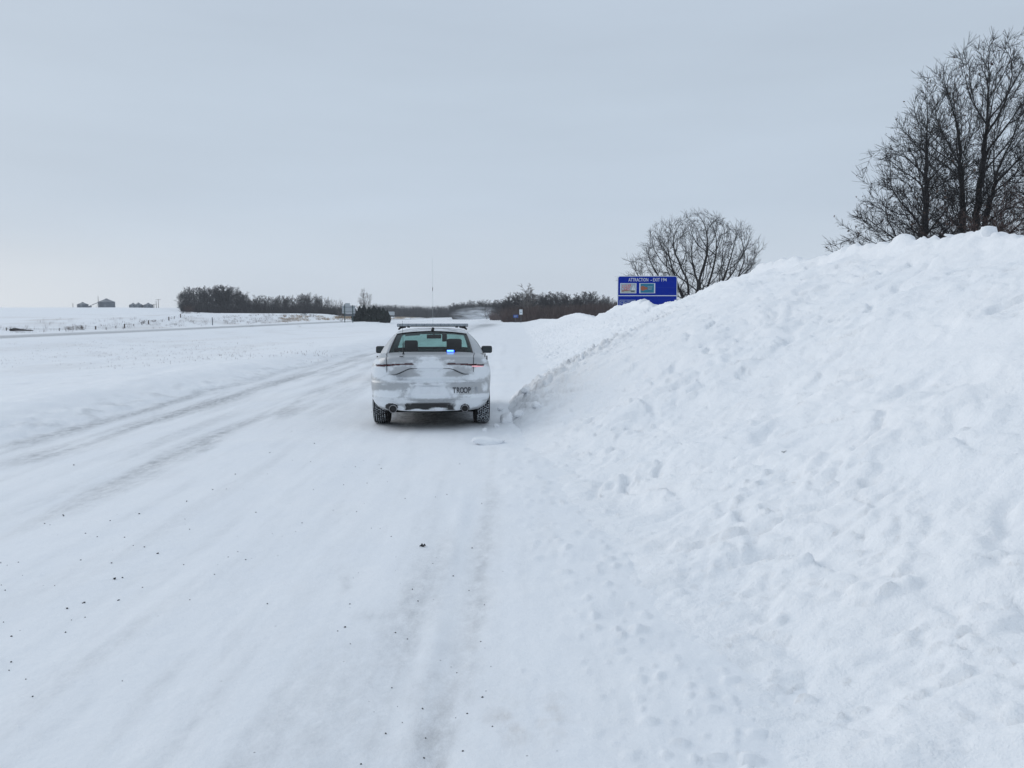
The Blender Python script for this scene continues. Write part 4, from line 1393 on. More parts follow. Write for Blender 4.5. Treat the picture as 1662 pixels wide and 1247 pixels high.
def make_tree(name, br, bark, loc, label, cat, group=None, leaves=0, seed=0, nl=1, sides=(10, 6, 4, 3, 3), twigmat=None):
    """thing > trunk, crown (> dead leaves)"""
    t = empty(name, loc)
    tag(t, label, cat, group)
    link('trunk', tubes_mesh('trunk', [b for b in br if b[2] < nl], sides), bark, t)
    link('crown', tubes_mesh('crown', [b for b in br if b[2] >= nl], sides), twigmat or bark, t)
    if leaves:
        rg = np.random.RandomState(seed)
        tips = [b for b in br if b[2] >= 3]
        Vl = []; Fl = []
        cl = [tips[i] for i in rg.randint(0, len(tips), leaves)]
        for pts, rad, lv in cl:
            c = np.array(pts[-1]) + rg.randn(3) * .04
            a = rg.randn(3); a /= np.linalg.norm(a); b_ = np.cross(a, rg.randn(3)); b_ /= np.linalg.norm(b_)
            s = rg.uniform(.035, .085)
            n0 = len(Vl)
            Vl += [c - a * s, c + b_ * s * .6, c + a * s, c - b_ * s * .6 + np.cross(a, b_) * s * .3]
            Fl.append([n0, n0 + 1, n0 + 2, n0 + 3])
        o_ = link('dead_leaves', npmesh('dead_leaves', np.array(Vl), np.array(Fl), False), M['deadleaf'], t)
        o_['kind'] = 'stuff'
    return t


def fit(br, Ht, wx=None):
    z1 = max(p.z for b in br for p in b[0]); k = Ht / z1
    kx = 1.0
    if wx:
        xs = sorted(p.x for b in br for p in b[0][-1:])
        kx = wx / (xs[int(len(xs) * .99)] - xs[int(len(xs) * .01)])
    return [([Vector((p.x * kx, p.y * kx, p.z * k)) for p in b[0]], b[1], b[2]) for b in br]


def colonize(attr_, starts, step, kill, seed, infl=2.5, up=.12, iters=160, wob=.06, slope=.75):
    """space colonisation: branches grow towards free points of the crown volume.
    starts: list of node chains [(x,y,z),...] already grown. returns nodes, parents"""
    rg_ = np.random.RandomState(seed)
    nodes = []; par = []; dirs = []
    for ch_, root in starts:
        prev = root
        for k, p in enumerate(ch_):
            nodes.append(np.array(p, float)); par.append(prev)
            dirs.append(np.array((0, 0, 1.0)) if prev < 0 else (nodes[-1] - nodes[prev]) / max(1e-6, np.linalg.norm(nodes[-1] - nodes[prev])))
            prev = len(nodes) - 1
    kd = {}
    A = attr_.copy(); near = np.zeros(len(A), int); nd = np.full(len(A), 1e9)

    def upd(i0):
        nonlocal near, nd
        P_ = np.array(nodes[i0:])
        for c0 in range(0, len(P_), 400):
            Q = P_[c0:c0 + 400]
            E = A[:, None] - Q[None]
            h = np.hypot(E[..., 0], E[..., 1])
            D = h * h + (E[..., 2] - slope * h) ** 2
            j = D.argmin(1); d = D[np.arange(len(A)), j]
            m_ = d < nd
            nd[m_] = d[m_]; near[m_] = j[m_] + i0 + c0
    upd(0)
    for it in range(iters):
        if len(A) == 0: break
        m_ = nd < infl ** 2
        if not m_.any(): m_ = nd <= nd.min() + 1e-9
        idx = near[m_]; P_ = np.array(nodes)
        v = A[m_] - P_[idx]; v /= np.linalg.norm(v, axis=1)[:, None] + 1e-9
        un, inv = np.unique(idx, return_inverse=True)
        acc = np.zeros((len(un), 3)); np.add.at(acc, inv, v)
        acc /= np.linalg.norm(acc, axis=1)[:, None] + 1e-9
        i0 = len(nodes)
        dead = []
        for k, n_ in enumerate(un):
            d = acc[k] + dirs[n_] * .45 + np.array((0, 0, up)) + rg_.randn(3) * wob
            d /= np.linalg.norm(d)
            if any(float(np.dot(d, e_)) > .93 for e_ in kd.get(int(n_), ())):
                dead.append(n_); continue
            kd.setdefault(int(n_), []).append(d)
            q_ = nodes[n_] + d * step
            nodes.append(q_); par.append(int(n_)); dirs.append(d)
        if len(nodes) > i0: upd(i0)
        keep = nd > kill ** 2
        if dead: keep &= ~(np.isin(near, dead) & (rg_.rand(len(A)) < .5))
        # drop points that cannot be reached any more
        if it > 12 and it % 6 == 0: keep &= rg_.rand(len(A)) > .03
        A = A[keep]; near = near[keep]; nd = nd[keep]
    return np.array(nodes), np.array(par), np.array(dirs)


def col_tree(seed, attr_, starts, step=.28, kill=.42, rleaf=.0055, expo=2.25, rmax=None, twig=(4, .30, .65), twig_r=.0066, **kw):
    P_, par, dirs = colonize(attr_, starts, step, kill, seed, **kw)
    n = len(P_); kids = [[] for _ in range(n)]
    for i, p in enumerate(par):
        if p >= 0: kids[p].append(i)
    r = np.zeros(n); 
    for i in range(n - 1, -1, -1):
        r[i] = rleaf if not kids[i] else sum(r[k] ** expo for k in kids[i]) ** (1 / expo)
    if rmax:                                     # soften the pipe model towards a given foot radius
        r = rleaf + (r - rleaf) * (rmax - rleaf) / (r.max() - rleaf)
    out = []
    stack = [(i, None) for i in range(n) if par[i] < 0]
    while stack:
        i, pr = stack.pop()
        pts = []; rad = []
        if pr is not None: pts.append(Vector(P_[pr])); rad.append(min(r[pr], r[i] * 1.25))
        root_r = r[i]
        while True:
            pts.append(Vector(P_[i])); rad.append(float(r[i]))
            if not kids[i]: break
            ks = sorted(kids[i], key=lambda k: -r[k])
            for k in ks[1:]: stack.append((k, i))
            i = ks[0]
        if len(pts) < 2: continue
        lv = 0 if root_r > .06 else (1 if root_r > .03 else (2 if root_r > .014 else 3))
        out.append((pts, rad, lv))
    rg_ = random.Random(seed)
    for i in range(n):
        if r[i] > .03 or par[i] < 0: continue
        for _ in range(twig[0] + (2 if not kids[i] else 0)):
            d = Vector(dirs[i]); a = d.orthogonal().normalized(); b = d.cross(a); g = rg_.random() * 6.28
            an = rg_.uniform(.3, .95)
            d2 = (d * math.cos(an) + (a * math.cos(g) + b * math.sin(g)) * math.sin(an)).normalized()
            d2.z += .15
            l_ = rg_.uniform(twig[1], twig[2]); p = Vector(P_[i])
            d3 = Vector((d2.x + rg_.gauss(0, .18), d2.y + rg_.gauss(0, .18), d2.z + rg_.gauss(0, .15) + .1)).normalized()
            m_ = p + d2 * l_ * .5; e_ = m_ + d3 * l_ * .5
            out.append(([p, m_, e_], [twig_r * 1.15, twig_r, twig_r * .6], 4))
            if rg_.random() < .6:
                g2 = Vector((d3.x + rg_.gauss(0, .6), d3.y + rg_.gauss(0, .6), d3.z + rg_.gauss(0, .5))).normalized()
                out.append(([m_, m_ + g2 * l_ * .25, m_ + g2 * l_ * .45], [twig_r, twig_r * .8, twig_r * .5], 4))
    return out


def envelope(seed, n, prof, cx=lambda z: 0, inner=.0, bias=1.0, rag=.18):
    """points in a crown given by (height, radius) pairs"""
    rg_ = np.random.RandomState(seed)
    zs = np.array([p[0] for p in prof]); rs = np.array([p[1] for p in prof])
    out_ = []
    while len(out_) < n:
        z = rg_.uniform(zs[0], zs[-1]); rr = np.interp(z, zs, rs)
        a = rg_.uniform(0, 2 * np.pi); u = np.sqrt(rg_.uniform(inner, 1))
        if rg_.rand() > (rr / rs.max()) ** 2 * .8 + .2: continue
        lim = 1 + rag * math.sin(3 * a + z * 1.7 + seed) * 1.0 + rag * .8 * math.sin(7 * a - z * 2.9)
        out_.append((cx(z) + rr * u * lim * math.cos(a), rr * u * lim * math.sin(a), z))
    return np.array(out_)


def chain(pts, step=.28, seed=0, wob=.03):
    rg_ = random.Random(seed); o_ = []
    for a, b in zip(pts, pts[1:]):
        a, b = Vector(a), Vector(b); k = max(1, int((b - a).length / step))
        for i in range(k): o_.append(tuple(a.lerp(b, i / k) + Vector((rg_.gauss(0, wob), rg_.gauss(0, wob), 0))))
    o_.append(tuple(pts[-1]))
    return o_


def place_tree(name, px, Y, br, label, leaves, seed, group=None):
    b = at(px, 500, Y); gz = float(zbase(np.array([b.x]), np.array([b.y]))[0])
    return make_tree(name, br, M['bark'], (b.x, b.y, gz), label, 'tree', group, leaves, seed, 2, (9, 6, 4, 3, 3))


G_ = 'bare oaks behind the snow bank'
at1 = envelope(3, 3000, [(2.4, 2.1), (3.8, 2.8), (6, 2.75), (8, 2.3), (9.6, 1.5), (10.8, .8), (11.7, .25)], rag=.26)
t1 = chain([(0, 0, -.3), (0, 0, 3), (.1, 0, 6.5), (.05, 0, 9.0)], seed=1)
br = col_tree(5, at1, [(t1, -1)], step=.26, kill=.40, rmax=.26, up=.16)
place_tree('oak_tree', 1492, 38, br, 'left dark oak with wide low branches, nearest the middle of the picture behind the bank', 420, 4, G_)
at2 = envelope(8, 3600, [(2.6, 2.9), (5, 3.1), (8, 2.9), (11, 2.9), (12.5, 2.6), (13.5, 1.8), (14.3, .6)], cx=lambda z: .20 + .035 * z, rag=.20)
t2 = chain([(0, 0, -.3), (.05, 0, 3.4)], seed=2); k0 = len(t2) - 1
st2 = [(t2, -1), (chain([(.0, .05, 3.6), (-.30, .1, 6.5), (-.45, .1, 9.0)], seed=3), k0), (chain([(.1, 0, 3.6), (.35, -.1, 7), (.5, -.2, 9.8)], seed=4), k0), (chain([(.15, 0, 3.7), (.9, .2, 6.2), (1.4, .3, 8.4)], seed=5), k0),
       (chain([(.05, .1, 3.6), (-.05, .5, 7), (-.1, .7, 9.2)], seed=6), k0)]
br = col_tree(6, at2, st2, step=.27, kill=.42, rmax=.30, up=.22)
place_tree('oak_tree', 1566, 40, br, 'tallest bare oak with several upright stems and a few dead leaves', 520, 5, G_)
at3 = envelope(15, 1900, [(2.2, 2.9), (4, 3.6), (7, 3.2), (9, 2.4), (11, 1.0), (11.6, .3)], rag=.22)
br = col_tree(9, at3, [(chain([(0, 0, -.3), (0, 0, 4), (-.1, 0, 8.2)], seed=7), -1)], step=.28, kill=.42, rmax=.23, up=.12)
place_tree('oak_tree', 1712, 41, br, 'third bare oak mostly cut off by the right border of the picture', 260, 6, G_)
# brown scrub at the oaks' feet
SCR = dict(n=[9, 7, 5], seg=[6, 5, 3, 2], wob=[.12, .16, .2, .25], up=[.02, .02, .02, 0], tip=[.3, .4, .5, .8], t0=[.12, .1, .1], ang=[.6, .65, .7],
           len=[.5, .5, .5], taper=[.3, .3, .3], rr=[.6, .6, .7], rmin=.006)
for i, (px, Y, la) in enumerate(((1650, 34, 'tangled brown scrub bush at the right border behind the bank crest'), (1610, 37, 'low scrub bush behind the highest snow block, between oak and border'))):
    b = at(px, 400, Y); gz = float(zbase(np.array([b.x]), np.array([b.y]))[0])
    rg = random.Random(50 + i)
    tr = [((rg.uniform(-.5, .5), rg.uniform(-.5, .5), 0), (rg.gauss(0, .35), rg.gauss(0, .35), 1), 5.4 - i * .8, .035) for _ in range(9)]
    make_tree('scrub_bush', grow_tree(60 + i, 4, tr, SCR), M['brush'], (b.x, b.y, gz), la, 'bush', None, 160, i, 1, (5, 3, 3, 3))


# vase-shaped tree behind the sign
Ht = at(1130, 348, 72).z
av = envelope(21, 3000, [(2.2, 4.2), (3.6, 5.3), (5.2, 5.6), (7.0, 5.0), (8.6, 4.0), (Ht - .5, 2.2), (Ht, .9)], inner=.10, rag=.10)
av = av[(av[:, 2] > 2.0 + .30 * (5.5 - np.hypot(av[:, 0], av[:, 1])) * .6)]
stv = [(chain([(0, 0, -.3), (0, 0, .2)]), -1)]
for k, (dx, dy, L_) in enumerate(((-.7, .1, 3.6), (-.45, -.2, 4.2), (-.18, .2, 4.6), (.05, -.2, 4.8), (.3, .2, 4.6), (.55, -.1, 4.4), (.85, .1, 4.2), (.1, .6, 4.2), (-1.0, 0, 3.0), (1.15, .1, 3.6))):
    stv.append((chain([(dx * .55, dy * .5, -.3), (dx * 1.15, dy * 1.1, 1.5), (dx * 1.1 + dx * L_ * .62, dy * 2.0, L_)], .3, k, .04), -1))
br = col_tree(11, av, stv, step=.32, kill=.50, rleaf=.0075, rmax=.15, up=.04, slope=.35, twig=(3, .35, .80), twig_r=.0072)
place_tree('vase_shaped_tree', 1130, 72, br, 'bare many-stemmed tree spreading like a vase behind the blue sign', 0, 7)
# ------------------------------------------------------------ big blue road sign
def on_ground(px, py, far=900):
    d = ray(px, py)
    ts = np.concatenate([np.arange(5, 120, .25), np.arange(120, far, 1.0)])
    X, Y, Z = d.x * ts, d.y * ts, EYE + d.z * ts
    k = np.argmax(Z < zground(X, Y))
    if k == 0: return None
    return Vector((X[k], Y[k], float(zground(X[k:k + 1], Y[k:k + 1])[0])))


def gz1(x, y): return float(zground(np.array([x]), np.array([y]))[0])


SY_ = 62.0
s0, s1 = at(1002.5, 448, SY_), at(1099.5, 448.5, SY_)
SW = s1.x - s0.x; SH = 3.45
ppm = SW / 97.0                              # metres per photo pixel on the sign
sg = empty('road_sign', ((s0.x + s1.x) / 2, SY_, 0), R(0))
tag(sg, 'big blue attraction exit sign with white lettering half buried behind the snow bank', 'road sign')
topz = s0.z


def S2(px, py): return ((px - 1051) * ppm, topz - (py - 448) * ppm)


def rrect(x0, z0, x1, z1, r, n=6):
    P_ = []
    for cx, cz_, a0 in ((x1 - r, z1 - r, 0), (x0 + r, z1 - r, 90), (x0 + r, z0 + r, 180), (x1 - r, z0 + r, 270)):
        for k in range(n + 1):
            a = R(a0 + 90 * k / n); P_.append((cx + r * math.cos(a), cz_ + r * math.sin(a)))
    return P_


fx_ = lambda a, b, d: (a, d, b)
mb = MB(); mb.prism(rrect(-SW / 2, topz - SH, SW / 2, topz, .16), fx_, 0, .03); mb.build('sign_border', M['white'], sg)
mb = MB(); mb.prism(rrect(-SW / 2 + .045, topz - SH + .045, SW / 2 - .045, topz - .045, .13), fx_, -.006, -.001); mb.build('sign_panel', M['blue'], sg)
xx0, zd = S2(1002, 480)
mb = MB(); mb.box((0, -.009, zd), (SW - .10, .005, .055)); mb.build('divider_line', M['white'], sg)
for k in range(1, 4):
    mb = MB(); mb.box((0, -.0072, topz - SH * k / 4 + .02), (SW - .12, .0016, .010)); mb.build('panel_joint', M['blue2'], sg)
for txt, cxp, w_px in (('ATTRACTION', 1036.3, 32), ('-', 1057, 2), ('EXIT', 1065.3, 11), ('194', 1077.2, 8.6)):
    x, z = S2(cxp, 454.6)
    o_ = text_mesh(txt, .34, M['white'], 'lettering', sg, (x, -.012, z), (math.pi / 2, 0, 0), .004, bold=.001)
    wid = o_.dimensions.x if o_.dimensions.x > 0 else 1
    bx_ = [v.co.x for v in o_.data.vertices]; wid = max(bx_) - min(bx_)
    o_.scale.x = w_px * ppm / wid
M['logo_red'] = mat('logo_red', (0.50, 0.03, 0.04), 0.6)
M['logo_grey'] = mat('logo_sky_grey', (0.36, 0.44, 0.50), 0.6, noise=.2, nscale=5)
M['logo_green'] = mat('logo_pale_green', (0.42, 0.47, 0.40), 0.6)
M['logo_teal'] = mat('logo_teal', (0.015, 0.19, 0.30), 0.6, noise=.15, nscale=4)
M['logo_orange'] = mat('logo_orange', (0.36, 0.11, 0.06), 0.6)
M['logo_dark'] = mat('logo_dark', (0.05, 0.07, 0.09), 0.6)


def logo(px0, py0, px1, py1, name, m_):
    x0, z1 = S2(px0, py0); x1, z0 = S2(px1, py1)
    mb = MB(); mb.box(((x0 + x1) / 2, -.011, (z0 + z1) / 2), (x1 - x0, .008, z1 - z0)); p_ = mb.build(name, M['white'], sg)
    mb = MB(); mb.box(((x0 + x1) / 2, -.017, (z0 + z1) / 2), (x1 - x0 - .10, .004, z1 - z0 - .06)); q_ = mb.build('logo_face', m_, p_)
    return p_, x0, z0, x1, z1


p_, x0, z0, x1, z1 = logo(1006.8, 459.8, 1033, 476, 'logo_panel', M['logo_grey'])
cx, cz_ = (x0 + x1) / 2, (z0 + z1) / 2
mb = MB(); mb.box((cx, -.0205, z0 + .13), (x1 - x0 - .12, .003, .18)); mb.build('logo_shore', M['logo_green'], p_)
for txt, dx, dz, sz, w_ in (('CLEAR', -.12, .14, .30, .66), ('LAKE', -.17, -.10, .30, .58)):
    for ofs, mm, bb in ((0, M['white'], .016), (.004, M['logo_red'], .004)):
        o_ = text_mesh(txt, sz, mm, 'logo_lettering', p_, (cx + dx, -.021 - ofs, cz_ + dz), (math.pi / 2, R(-9), 0), .001, bold=bb)
        bx_ = [v.co.x for v in o_.data.vertices]; o_.scale.x = w_ / (max(bx_) - min(bx_))
mb = MB()
mb.prism([(cx + .22, cz_ - .14), (cx + .36, cz_ - .14), (cx + .36, cz_ + .24)], fx_, -.024, -.020); mb.build('logo_sail', M['white'], p_)
mb = MB(); mb.prism([(cx + .38, cz_ - .14), (cx + .50, cz_ - .14), (cx + .38, cz_ + .20)], fx_, -.024, -.020); mb.build('logo_sail', M['white'], p_)
mb = MB(); mb.prism([(cx + .14, cz_ - .17), (cx + .50, cz_ - .17), (cx + .42, cz_ - .26), (cx + .2, cz_ - .26)], fx_, -.026, -.020); mb.build('logo_hull', M['logo_dark'], p_)
p_, x0, z0, x1, z1 = logo(1037.8, 459.8, 1063.6, 476, 'logo_panel', M['logo_teal'])
cx, cz_ = (x0 + x1) / 2, (z0 + z1) / 2
mb = MB(); mb.box((x0 + .045, -.022, cz_), (.07, .006, z1 - z0)); mb.build('logo_edge', M['white'], p_)
mb = MB(); mb.box((x1 - .045, -.022, cz_), (.07, .006, z1 - z0)); mb.build('logo_edge', M['white'], p_)
mb = MB(); mb.prism([(cx - .24 + .27 * math.cos(a), cz_ - .01 + .15 * math.sin(a) * (1 + .3 * math.cos(3 * a))) for a in [k * math.pi / 9 for k in range(18)]], fx_, -.023, -.019); mb.build('logo_emblem', M['logo_orange'], p_)
for k in range(3):
    mb = MB(); mb.box((cx + .20, -.021, cz_ + .10 - k * .09), (.36 - .06 * k, .002, .03)); mb.build('logo_line', M['logo_grey'], p_)
# lower row: pale framed logo with serif-like lettering
x0, z1 = S2(1006.5, 487.2); x1, z0 = S2(1032, 503)
bm_ = MB()
for c, s_ in ((((x0 + x1) / 2, -.010, z1), (x1 - x0, .006, .035)), (((x0 + x1) / 2, -.010, z0), (x1 - x0, .006, .035)), ((x0, -.0105, (z0 + z1) / 2), (.035, .006, z1 - z0)), ((x1, -.0105, (z0 + z1) / 2), (.035, .006, z1 - z0))):
    q_ = MB(); q_.box(c, s_); q_.build('logo_frame', M['logo_grey'], sg)
for txt, dz in (('CENTRAL', .20), ('GARDENS', .49)):
    o_ = text_mesh(txt, .29, M['logo_grey'], 'logo_lettering', sg, ((x0 + x1) / 2, -.012, z1 - dz), (math.pi / 2, 0, 0), .003, bold=.004)
    bx_ = [v.co.x for v in o_.data.vertices]; o_.scale.x = (x1 - x0 - .10) / (max(bx_) - min(bx_))
for sx in (-1, 1):
    mb = MB(); mb.box((sx * SW * .3, .12, (topz - .2) / 2), (.14, .10, topz - .2)); mb.box((sx * SW * .3, .055, (topz - .2) / 2), (.17, .012, topz - .2)); mb.build('post', M['galv'], sg)

# ------------------------------------------------------------ far woods
FAR = dict(n=[11, 7, 5], seg=[6, 4, 3, 2], wob=[.06, .12, .16, .2], up=[.02, .05, .03, .02], tip=[.25, .3, .4, .8], t0=[.22, .15, .12], ang=[.72, .7, .75],
           len=[.48, .48, .5], taper=[.5, .4, .3], rr=[.45, .55, .65], rmin=.028)
FV = []
for k in range(6):
    br = grow_tree(200 + k, 10, [((0, 0, -.3), (random.Random(k).gauss(0, .05), 0, 1), 8.4, .19)], FAR)
    if k >= 3:
        br += grow_tree(300 + k, 10, [((.3, 0, -.3), (.22 * (-1) ** k, .1, 1), 7.4, .15)], FAR)
    me_ = tubes_mesh('woodland_tree', fit(br, 10.0), (5, 3, 3, 3)); FV.append(me_)
for m_ in FV: m_.materials.append(M['bark_far'])


def wood_tree(px, Y, top, seed, label, group, name='woodland_tree', mat_=None, wide=1.0):
    b = at(px, 512, Y); z = gz1(b.x, b.y)
    H_ = at(px, top, Y).z - z
    if H_ < 1: return None
    o_ = bpy.data.objects.new(name, FV[seed % 6]); COL.objects.link(o_)
    k = H_ / 10.0
    w_ = k * wide
    o_.location = (b.x, b.y, z - .1); o_.scale = (w_, w_, k); o_.rotation_euler = (0, 0, seed * 1.37)
    if mat_:
        o_.material_slots[0].link = 'OBJECT'; o_.material_slots[0].material = mat_
    tag(o_, label, 'tree', group)
    return o_


rg = random.Random(99)


def woods(pxa, pxb, n, Ya, Yb, tops, label, group, wide=1.0, mat_=None):
    for i in range(n):
        px = pxa + (pxb - pxa) * (i + rg.random()) / n
        Y = rg.uniform(Ya, Yb)
        tp = np.interp(px, [t[0] for t in tops], [t[1] for t in tops]) + rg.choice((rg.uniform(-2.5, 1), rg.uniform(0, 6)))
        wood_tree(px, Y, tp, rg.randint(0, 999), label, group, wide=wide * rg.uniform(.8, 1.25), mat_=mat_)


woods(296, 404, 58, 285, 345, [(290, 486), (297, 474), (310, 467), (335, 465), (362, 462.5), (376, 465.5), (388, 467), (397, 474), (406, 483)],
      'bare dark tree in the rounded grove on the left rise', 'trees of the rounded grove on the left', 1.25)
woods(404, 520, 50, 300, 360, [(404, 484), (420, 480), (433, 478.5), (450, 481), (480, 480), (493, 477), (505, 475), (520, 482)],
      'bare tree in the long woodland row right of the rounded grove', 'trees of the woodland row', 1.15)
for i, (px, tp) in enumerate(((522, 479), (528, 482), (534, 481), (541, 484), (546, 486), (538, 487), (552, 485))):
    wood_tree(px, 300, tp, i + 3, 'thin bare tree at the right end of the woodland row beside the sign back', 'thin trees at the row end', wide=.8, mat_=M['bark_far'] if i < 6 else M['bark_pale'])
woods(600, 760, 52, 520, 640, [(600, 497), (650, 496), (668, 498), (720, 499), (735, 493), (760, 491)],
      'distant grey tree in the low treeline behind the car', 'trees of the distant low treeline', 1.7)
woods(735, 830, 30, 400, 480, [(735, 496), (750, 490), (770, 488), (785, 485), (800, 487), (820, 486), (830, 483)],
      'far tree in the treeline between the car and the white sign', 'trees of the middle treeline', 1.5)
woods(788, 822, 12, 300, 360, [(788, 499), (800, 495), (812, 490), (822, 485)],
      'small bare tree at the thinning left end of the thick wood', 'small trees at the left end of the thick wood', 1.2)
woods(812, 1012, 84, 225, 300, [(812, 490), (825, 480), (840, 474), (852, 474), (872, 478), (888, 474), (905, 474), (930, 479), (950, 474), (960, 473), (972, 479), (1000, 484), (1012, 486)],
      'dark bare tree in the thick wood left of the blue sign', 'trees of the thick wood left of the sign', 1.45)
wood_tree(591, 232, 466, 4, 'tall pale bare tree rising above the dark cedars', None, 'bare_tree', M['bark_pale'], .75)
wood_tree(588, 236, 474, 1, 'shorter pale bare tree beside the tall one above the cedars', None, 'bare_tree', M['bark_pale'], .8)
wood_tree(857, 222, 459, 3, 'pale bare tree with a round crown standing out above the dark wood', None, 'bare_tree', M['bark_pale'], 1.25)


def thicket(name, boxes, n, h, m_, label, cat, blades=3, thick=.03, lean=.35, seed=0):
    """undergrowth nobody could count: thin stems on the ground"""
    rg_ = np.random.RandomState(seed); Vs = []; Fs = []
    for (pxa, pxb, Ya, Yb), cnt in zip(boxes, n):
        for _ in range(cnt):
            px = rg_.uniform(pxa, pxb); Y = rg_.uniform(Ya, Yb)
            X = (px - 831) / 1400 * Y; z = 0
            Vs.append((X, Y))
    A = np.array(Vs); Z = zground(A[:, 0], A[:, 1])
    n_ = len(A); V_ = np.zeros((n_ * blades, 4, 3)); hh = h * rg_.uniform(.5, 1.2, (n_, 1))
    base = np.stack([A[:, 0], A[:, 1], Z - .05], -1)
    for b_ in range(blades):
        d = rg_.randn(n_, 3) * lean; d[:, 2] = 1
        tipp = base + d * hh * rg_.uniform(.6, 1, (n_, 1))
        side = rg_.randn(n_, 3); side[:, 2] = 0; side /= np.linalg.norm(side, axis=1)[:, None]
        mid = base * .5 + tipp * .5
        V_[b_ * n_:(b_ + 1) * n_, 0] = base - side * thick; V_[b_ * n_:(b_ + 1) * n_, 1] = base + side * thick
        V_[b_ * n_:(b_ + 1) * n_, 2] = tipp + side * thick * .4; V_[b_ * n_:(b_ + 1) * n_, 3] = tipp - side * thick * .4
    F_ = np.arange(n_ * blades * 4).reshape(-1, 4)
    return tag(link(name, npmesh(name, V_.reshape(-1, 3), F_, False), m_), label, cat, kind='stuff')


thicket('undergrowth', [(816, 1015, 205, 235), (850, 1015, 200, 215), (795, 830, 270, 330)], [2400, 1600, 260], 3.9, M['brush'], 'red brown undergrowth at the foot of the thick wood left of the sign', 'undergrowth', 4, .035, .3, 1)
thicket('undergrowth', [(296, 404, 275, 300), (404, 560, 290, 315)], [1700, 1800], 3.3, M['bark_far'], 'dark undergrowth along the foot of the left grove and woodland row', 'undergrowth', 4, .045, .3, 2)
thicket('undergrowth', [(600, 760, 500, 530), (735, 830, 385, 405)], [2400, 1800], 6.5, M['bark_far'], 'grey undergrowth below the distant treeline', 'undergrowth', 4, .08, .3, 3)

# cedars
def cedar_mesh(seed, h=3.2, r=1.1):
    rg_ = np.random.RandomState(seed); n_ = 1500
    t = rg_.rand(n_) ** .9; a = rg_.rand(n_) * 6.283
    rad = r * (np.sin(np.pi * np.clip(t * .72 + .28, 0, 1)) ** 1.1) * np.sqrt(rg_.uniform(.2, 1, n_)) * (1 + .25 * np.sin(a * 3 + seed + t * 6))
    c = np.stack([rad * np.cos(a), rad * np.sin(a), t * h], -1)
    d1 = rg_.randn(n_, 3) * .11; d2 = rg_.randn(n_, 3) * .11; d1[:, 2] += .12
    V_ = np.stack([c - d1, c + d2, c + d1, c - d2], 1).reshape(-1, 3)
    return npmesh('foliage', V_, np.arange(n_ * 4).reshape(-1, 4), False)


cm = [cedar_mesh(k) for k in range(3)]
for m_ in cm: m_.materials.append(M['cedar'])
for i, (px, top, w_, la) in enumerate(((577, 501.5, .85, 'leftmost cedar of the dark clump, beside the sign back'), (584, 497.5, .95, 'second cedar from the left in the dark clump'), (591, 495, .95, 'tallest dark cedar right under the tall pale tree'), (599, 498.5, 1.0, 'cedar just right of the tallest one in the clump'), (607, 496.5, .95, 'pointed cedar in the middle right of the clump'), (615, 499.5, 1.05, 'broad cedar in the right half of the dark clump'), (622, 500.5, .95, 'second cedar from the right in the dark clump'), (628.5, 504, .7, 'lowest and rightmost cedar of the clump'))):
    Y = 205 + (i % 3) * 4
    b = at(px, 512, Y); z = gz1(b.x, b.y); H_ = at(px, top, Y).z - z
    t = empty('cedar_tree', (b.x, b.y, z)); t.scale = (w_, w_, H_ / 3.3)
    o_ = bpy.data.objects.new('foliage', cm[i % 3]); COL.objects.link(o_); o_.parent = t; o_.rotation_euler = (0, 0, i * 1.3)
    mb = MB(); mb.tube([(0, 0, -.1), (0, 0, 1.5)], [.10, .05], 6); mb.build('trunk', M['bark'], t)
    tag(t, la, 'tree', 'cedars in the low dense clump')

# bushes
def bush(px, py, hpx, wpx, m_, label, seed, n=7, name='bare_bush', Y=None):
    p = on_ground(px, py) if Y is None else None
    if Y is not None:
        b = at(px, py, Y); p = Vector((b.x, b.y, gz1(b.x, b.y)))
    if p is None: return
    k = p.y / 1400; H_ = hpx * k; w_ = wpx * k
    rg_ = random.Random(seed)
    tr = [((rg_.uniform(-.3, .3) * w_, rg_.uniform(-.3, .3) * w_, 0), (rg_.gauss(0, .45), rg_.gauss(0, .3), 1), H_, .02) for _ in range(n)]
    P_ = dict(SCR); P_['n'] = [7, 5]; P_['rmin'] = .004 * max(1, p.y / 110)
    br = fit(grow_tree(seed, H_, tr, P_), H_, w_)
    o_ = link(name, tubes_mesh(name, br, (4, 3, 3)), m_); o_.location = p
    tag(o_, label, 'bush')


bush(115, 535.5, 7, 17, M['weed'], 'low brown bush beyond the far road, left one of the pair', 1, 12)
bush(131, 535.5, 9.5, 16, M['weed'], 'taller brown bush beyond the far road, right one of the pair', 2, 14)
bush(306, 513, 19, 24, M['brush'], 'round red brown shrub at the left foot of the grove', 3, 16, Y=235)
bush(298, 513, 13, 12, M['bark_far'], 'small dark shrub just left of the red brown shrub', 4, 8, Y=240)
bush(320, 513, 10, 14, M['bark_far'], 'sparse grey shrub just right of the red brown shrub', 5, 8, Y=240)
bush(494, 517.5, 9, 16, M['bark_far'], 'dark low bush on the snow below the woodland row', 6, 14, Y=240)
bush(508, 517.5, 6, 14, M['weed'], 'low grey brown bush right of the dark low bush below the row', 7, 9, Y=240)
bush(233, 526, 6, 10, M['weed'], 'small shrub growing against the fence line', 8, 9)
bush(251, 523.5, 5, 8, M['weed'], 'second smaller shrub farther up the fence line', 9, 7)
bush(553, 513, 25, 16, M['bark_pale'], 'pale thin bush standing just left of the sign back', 10, 7, Y=200)
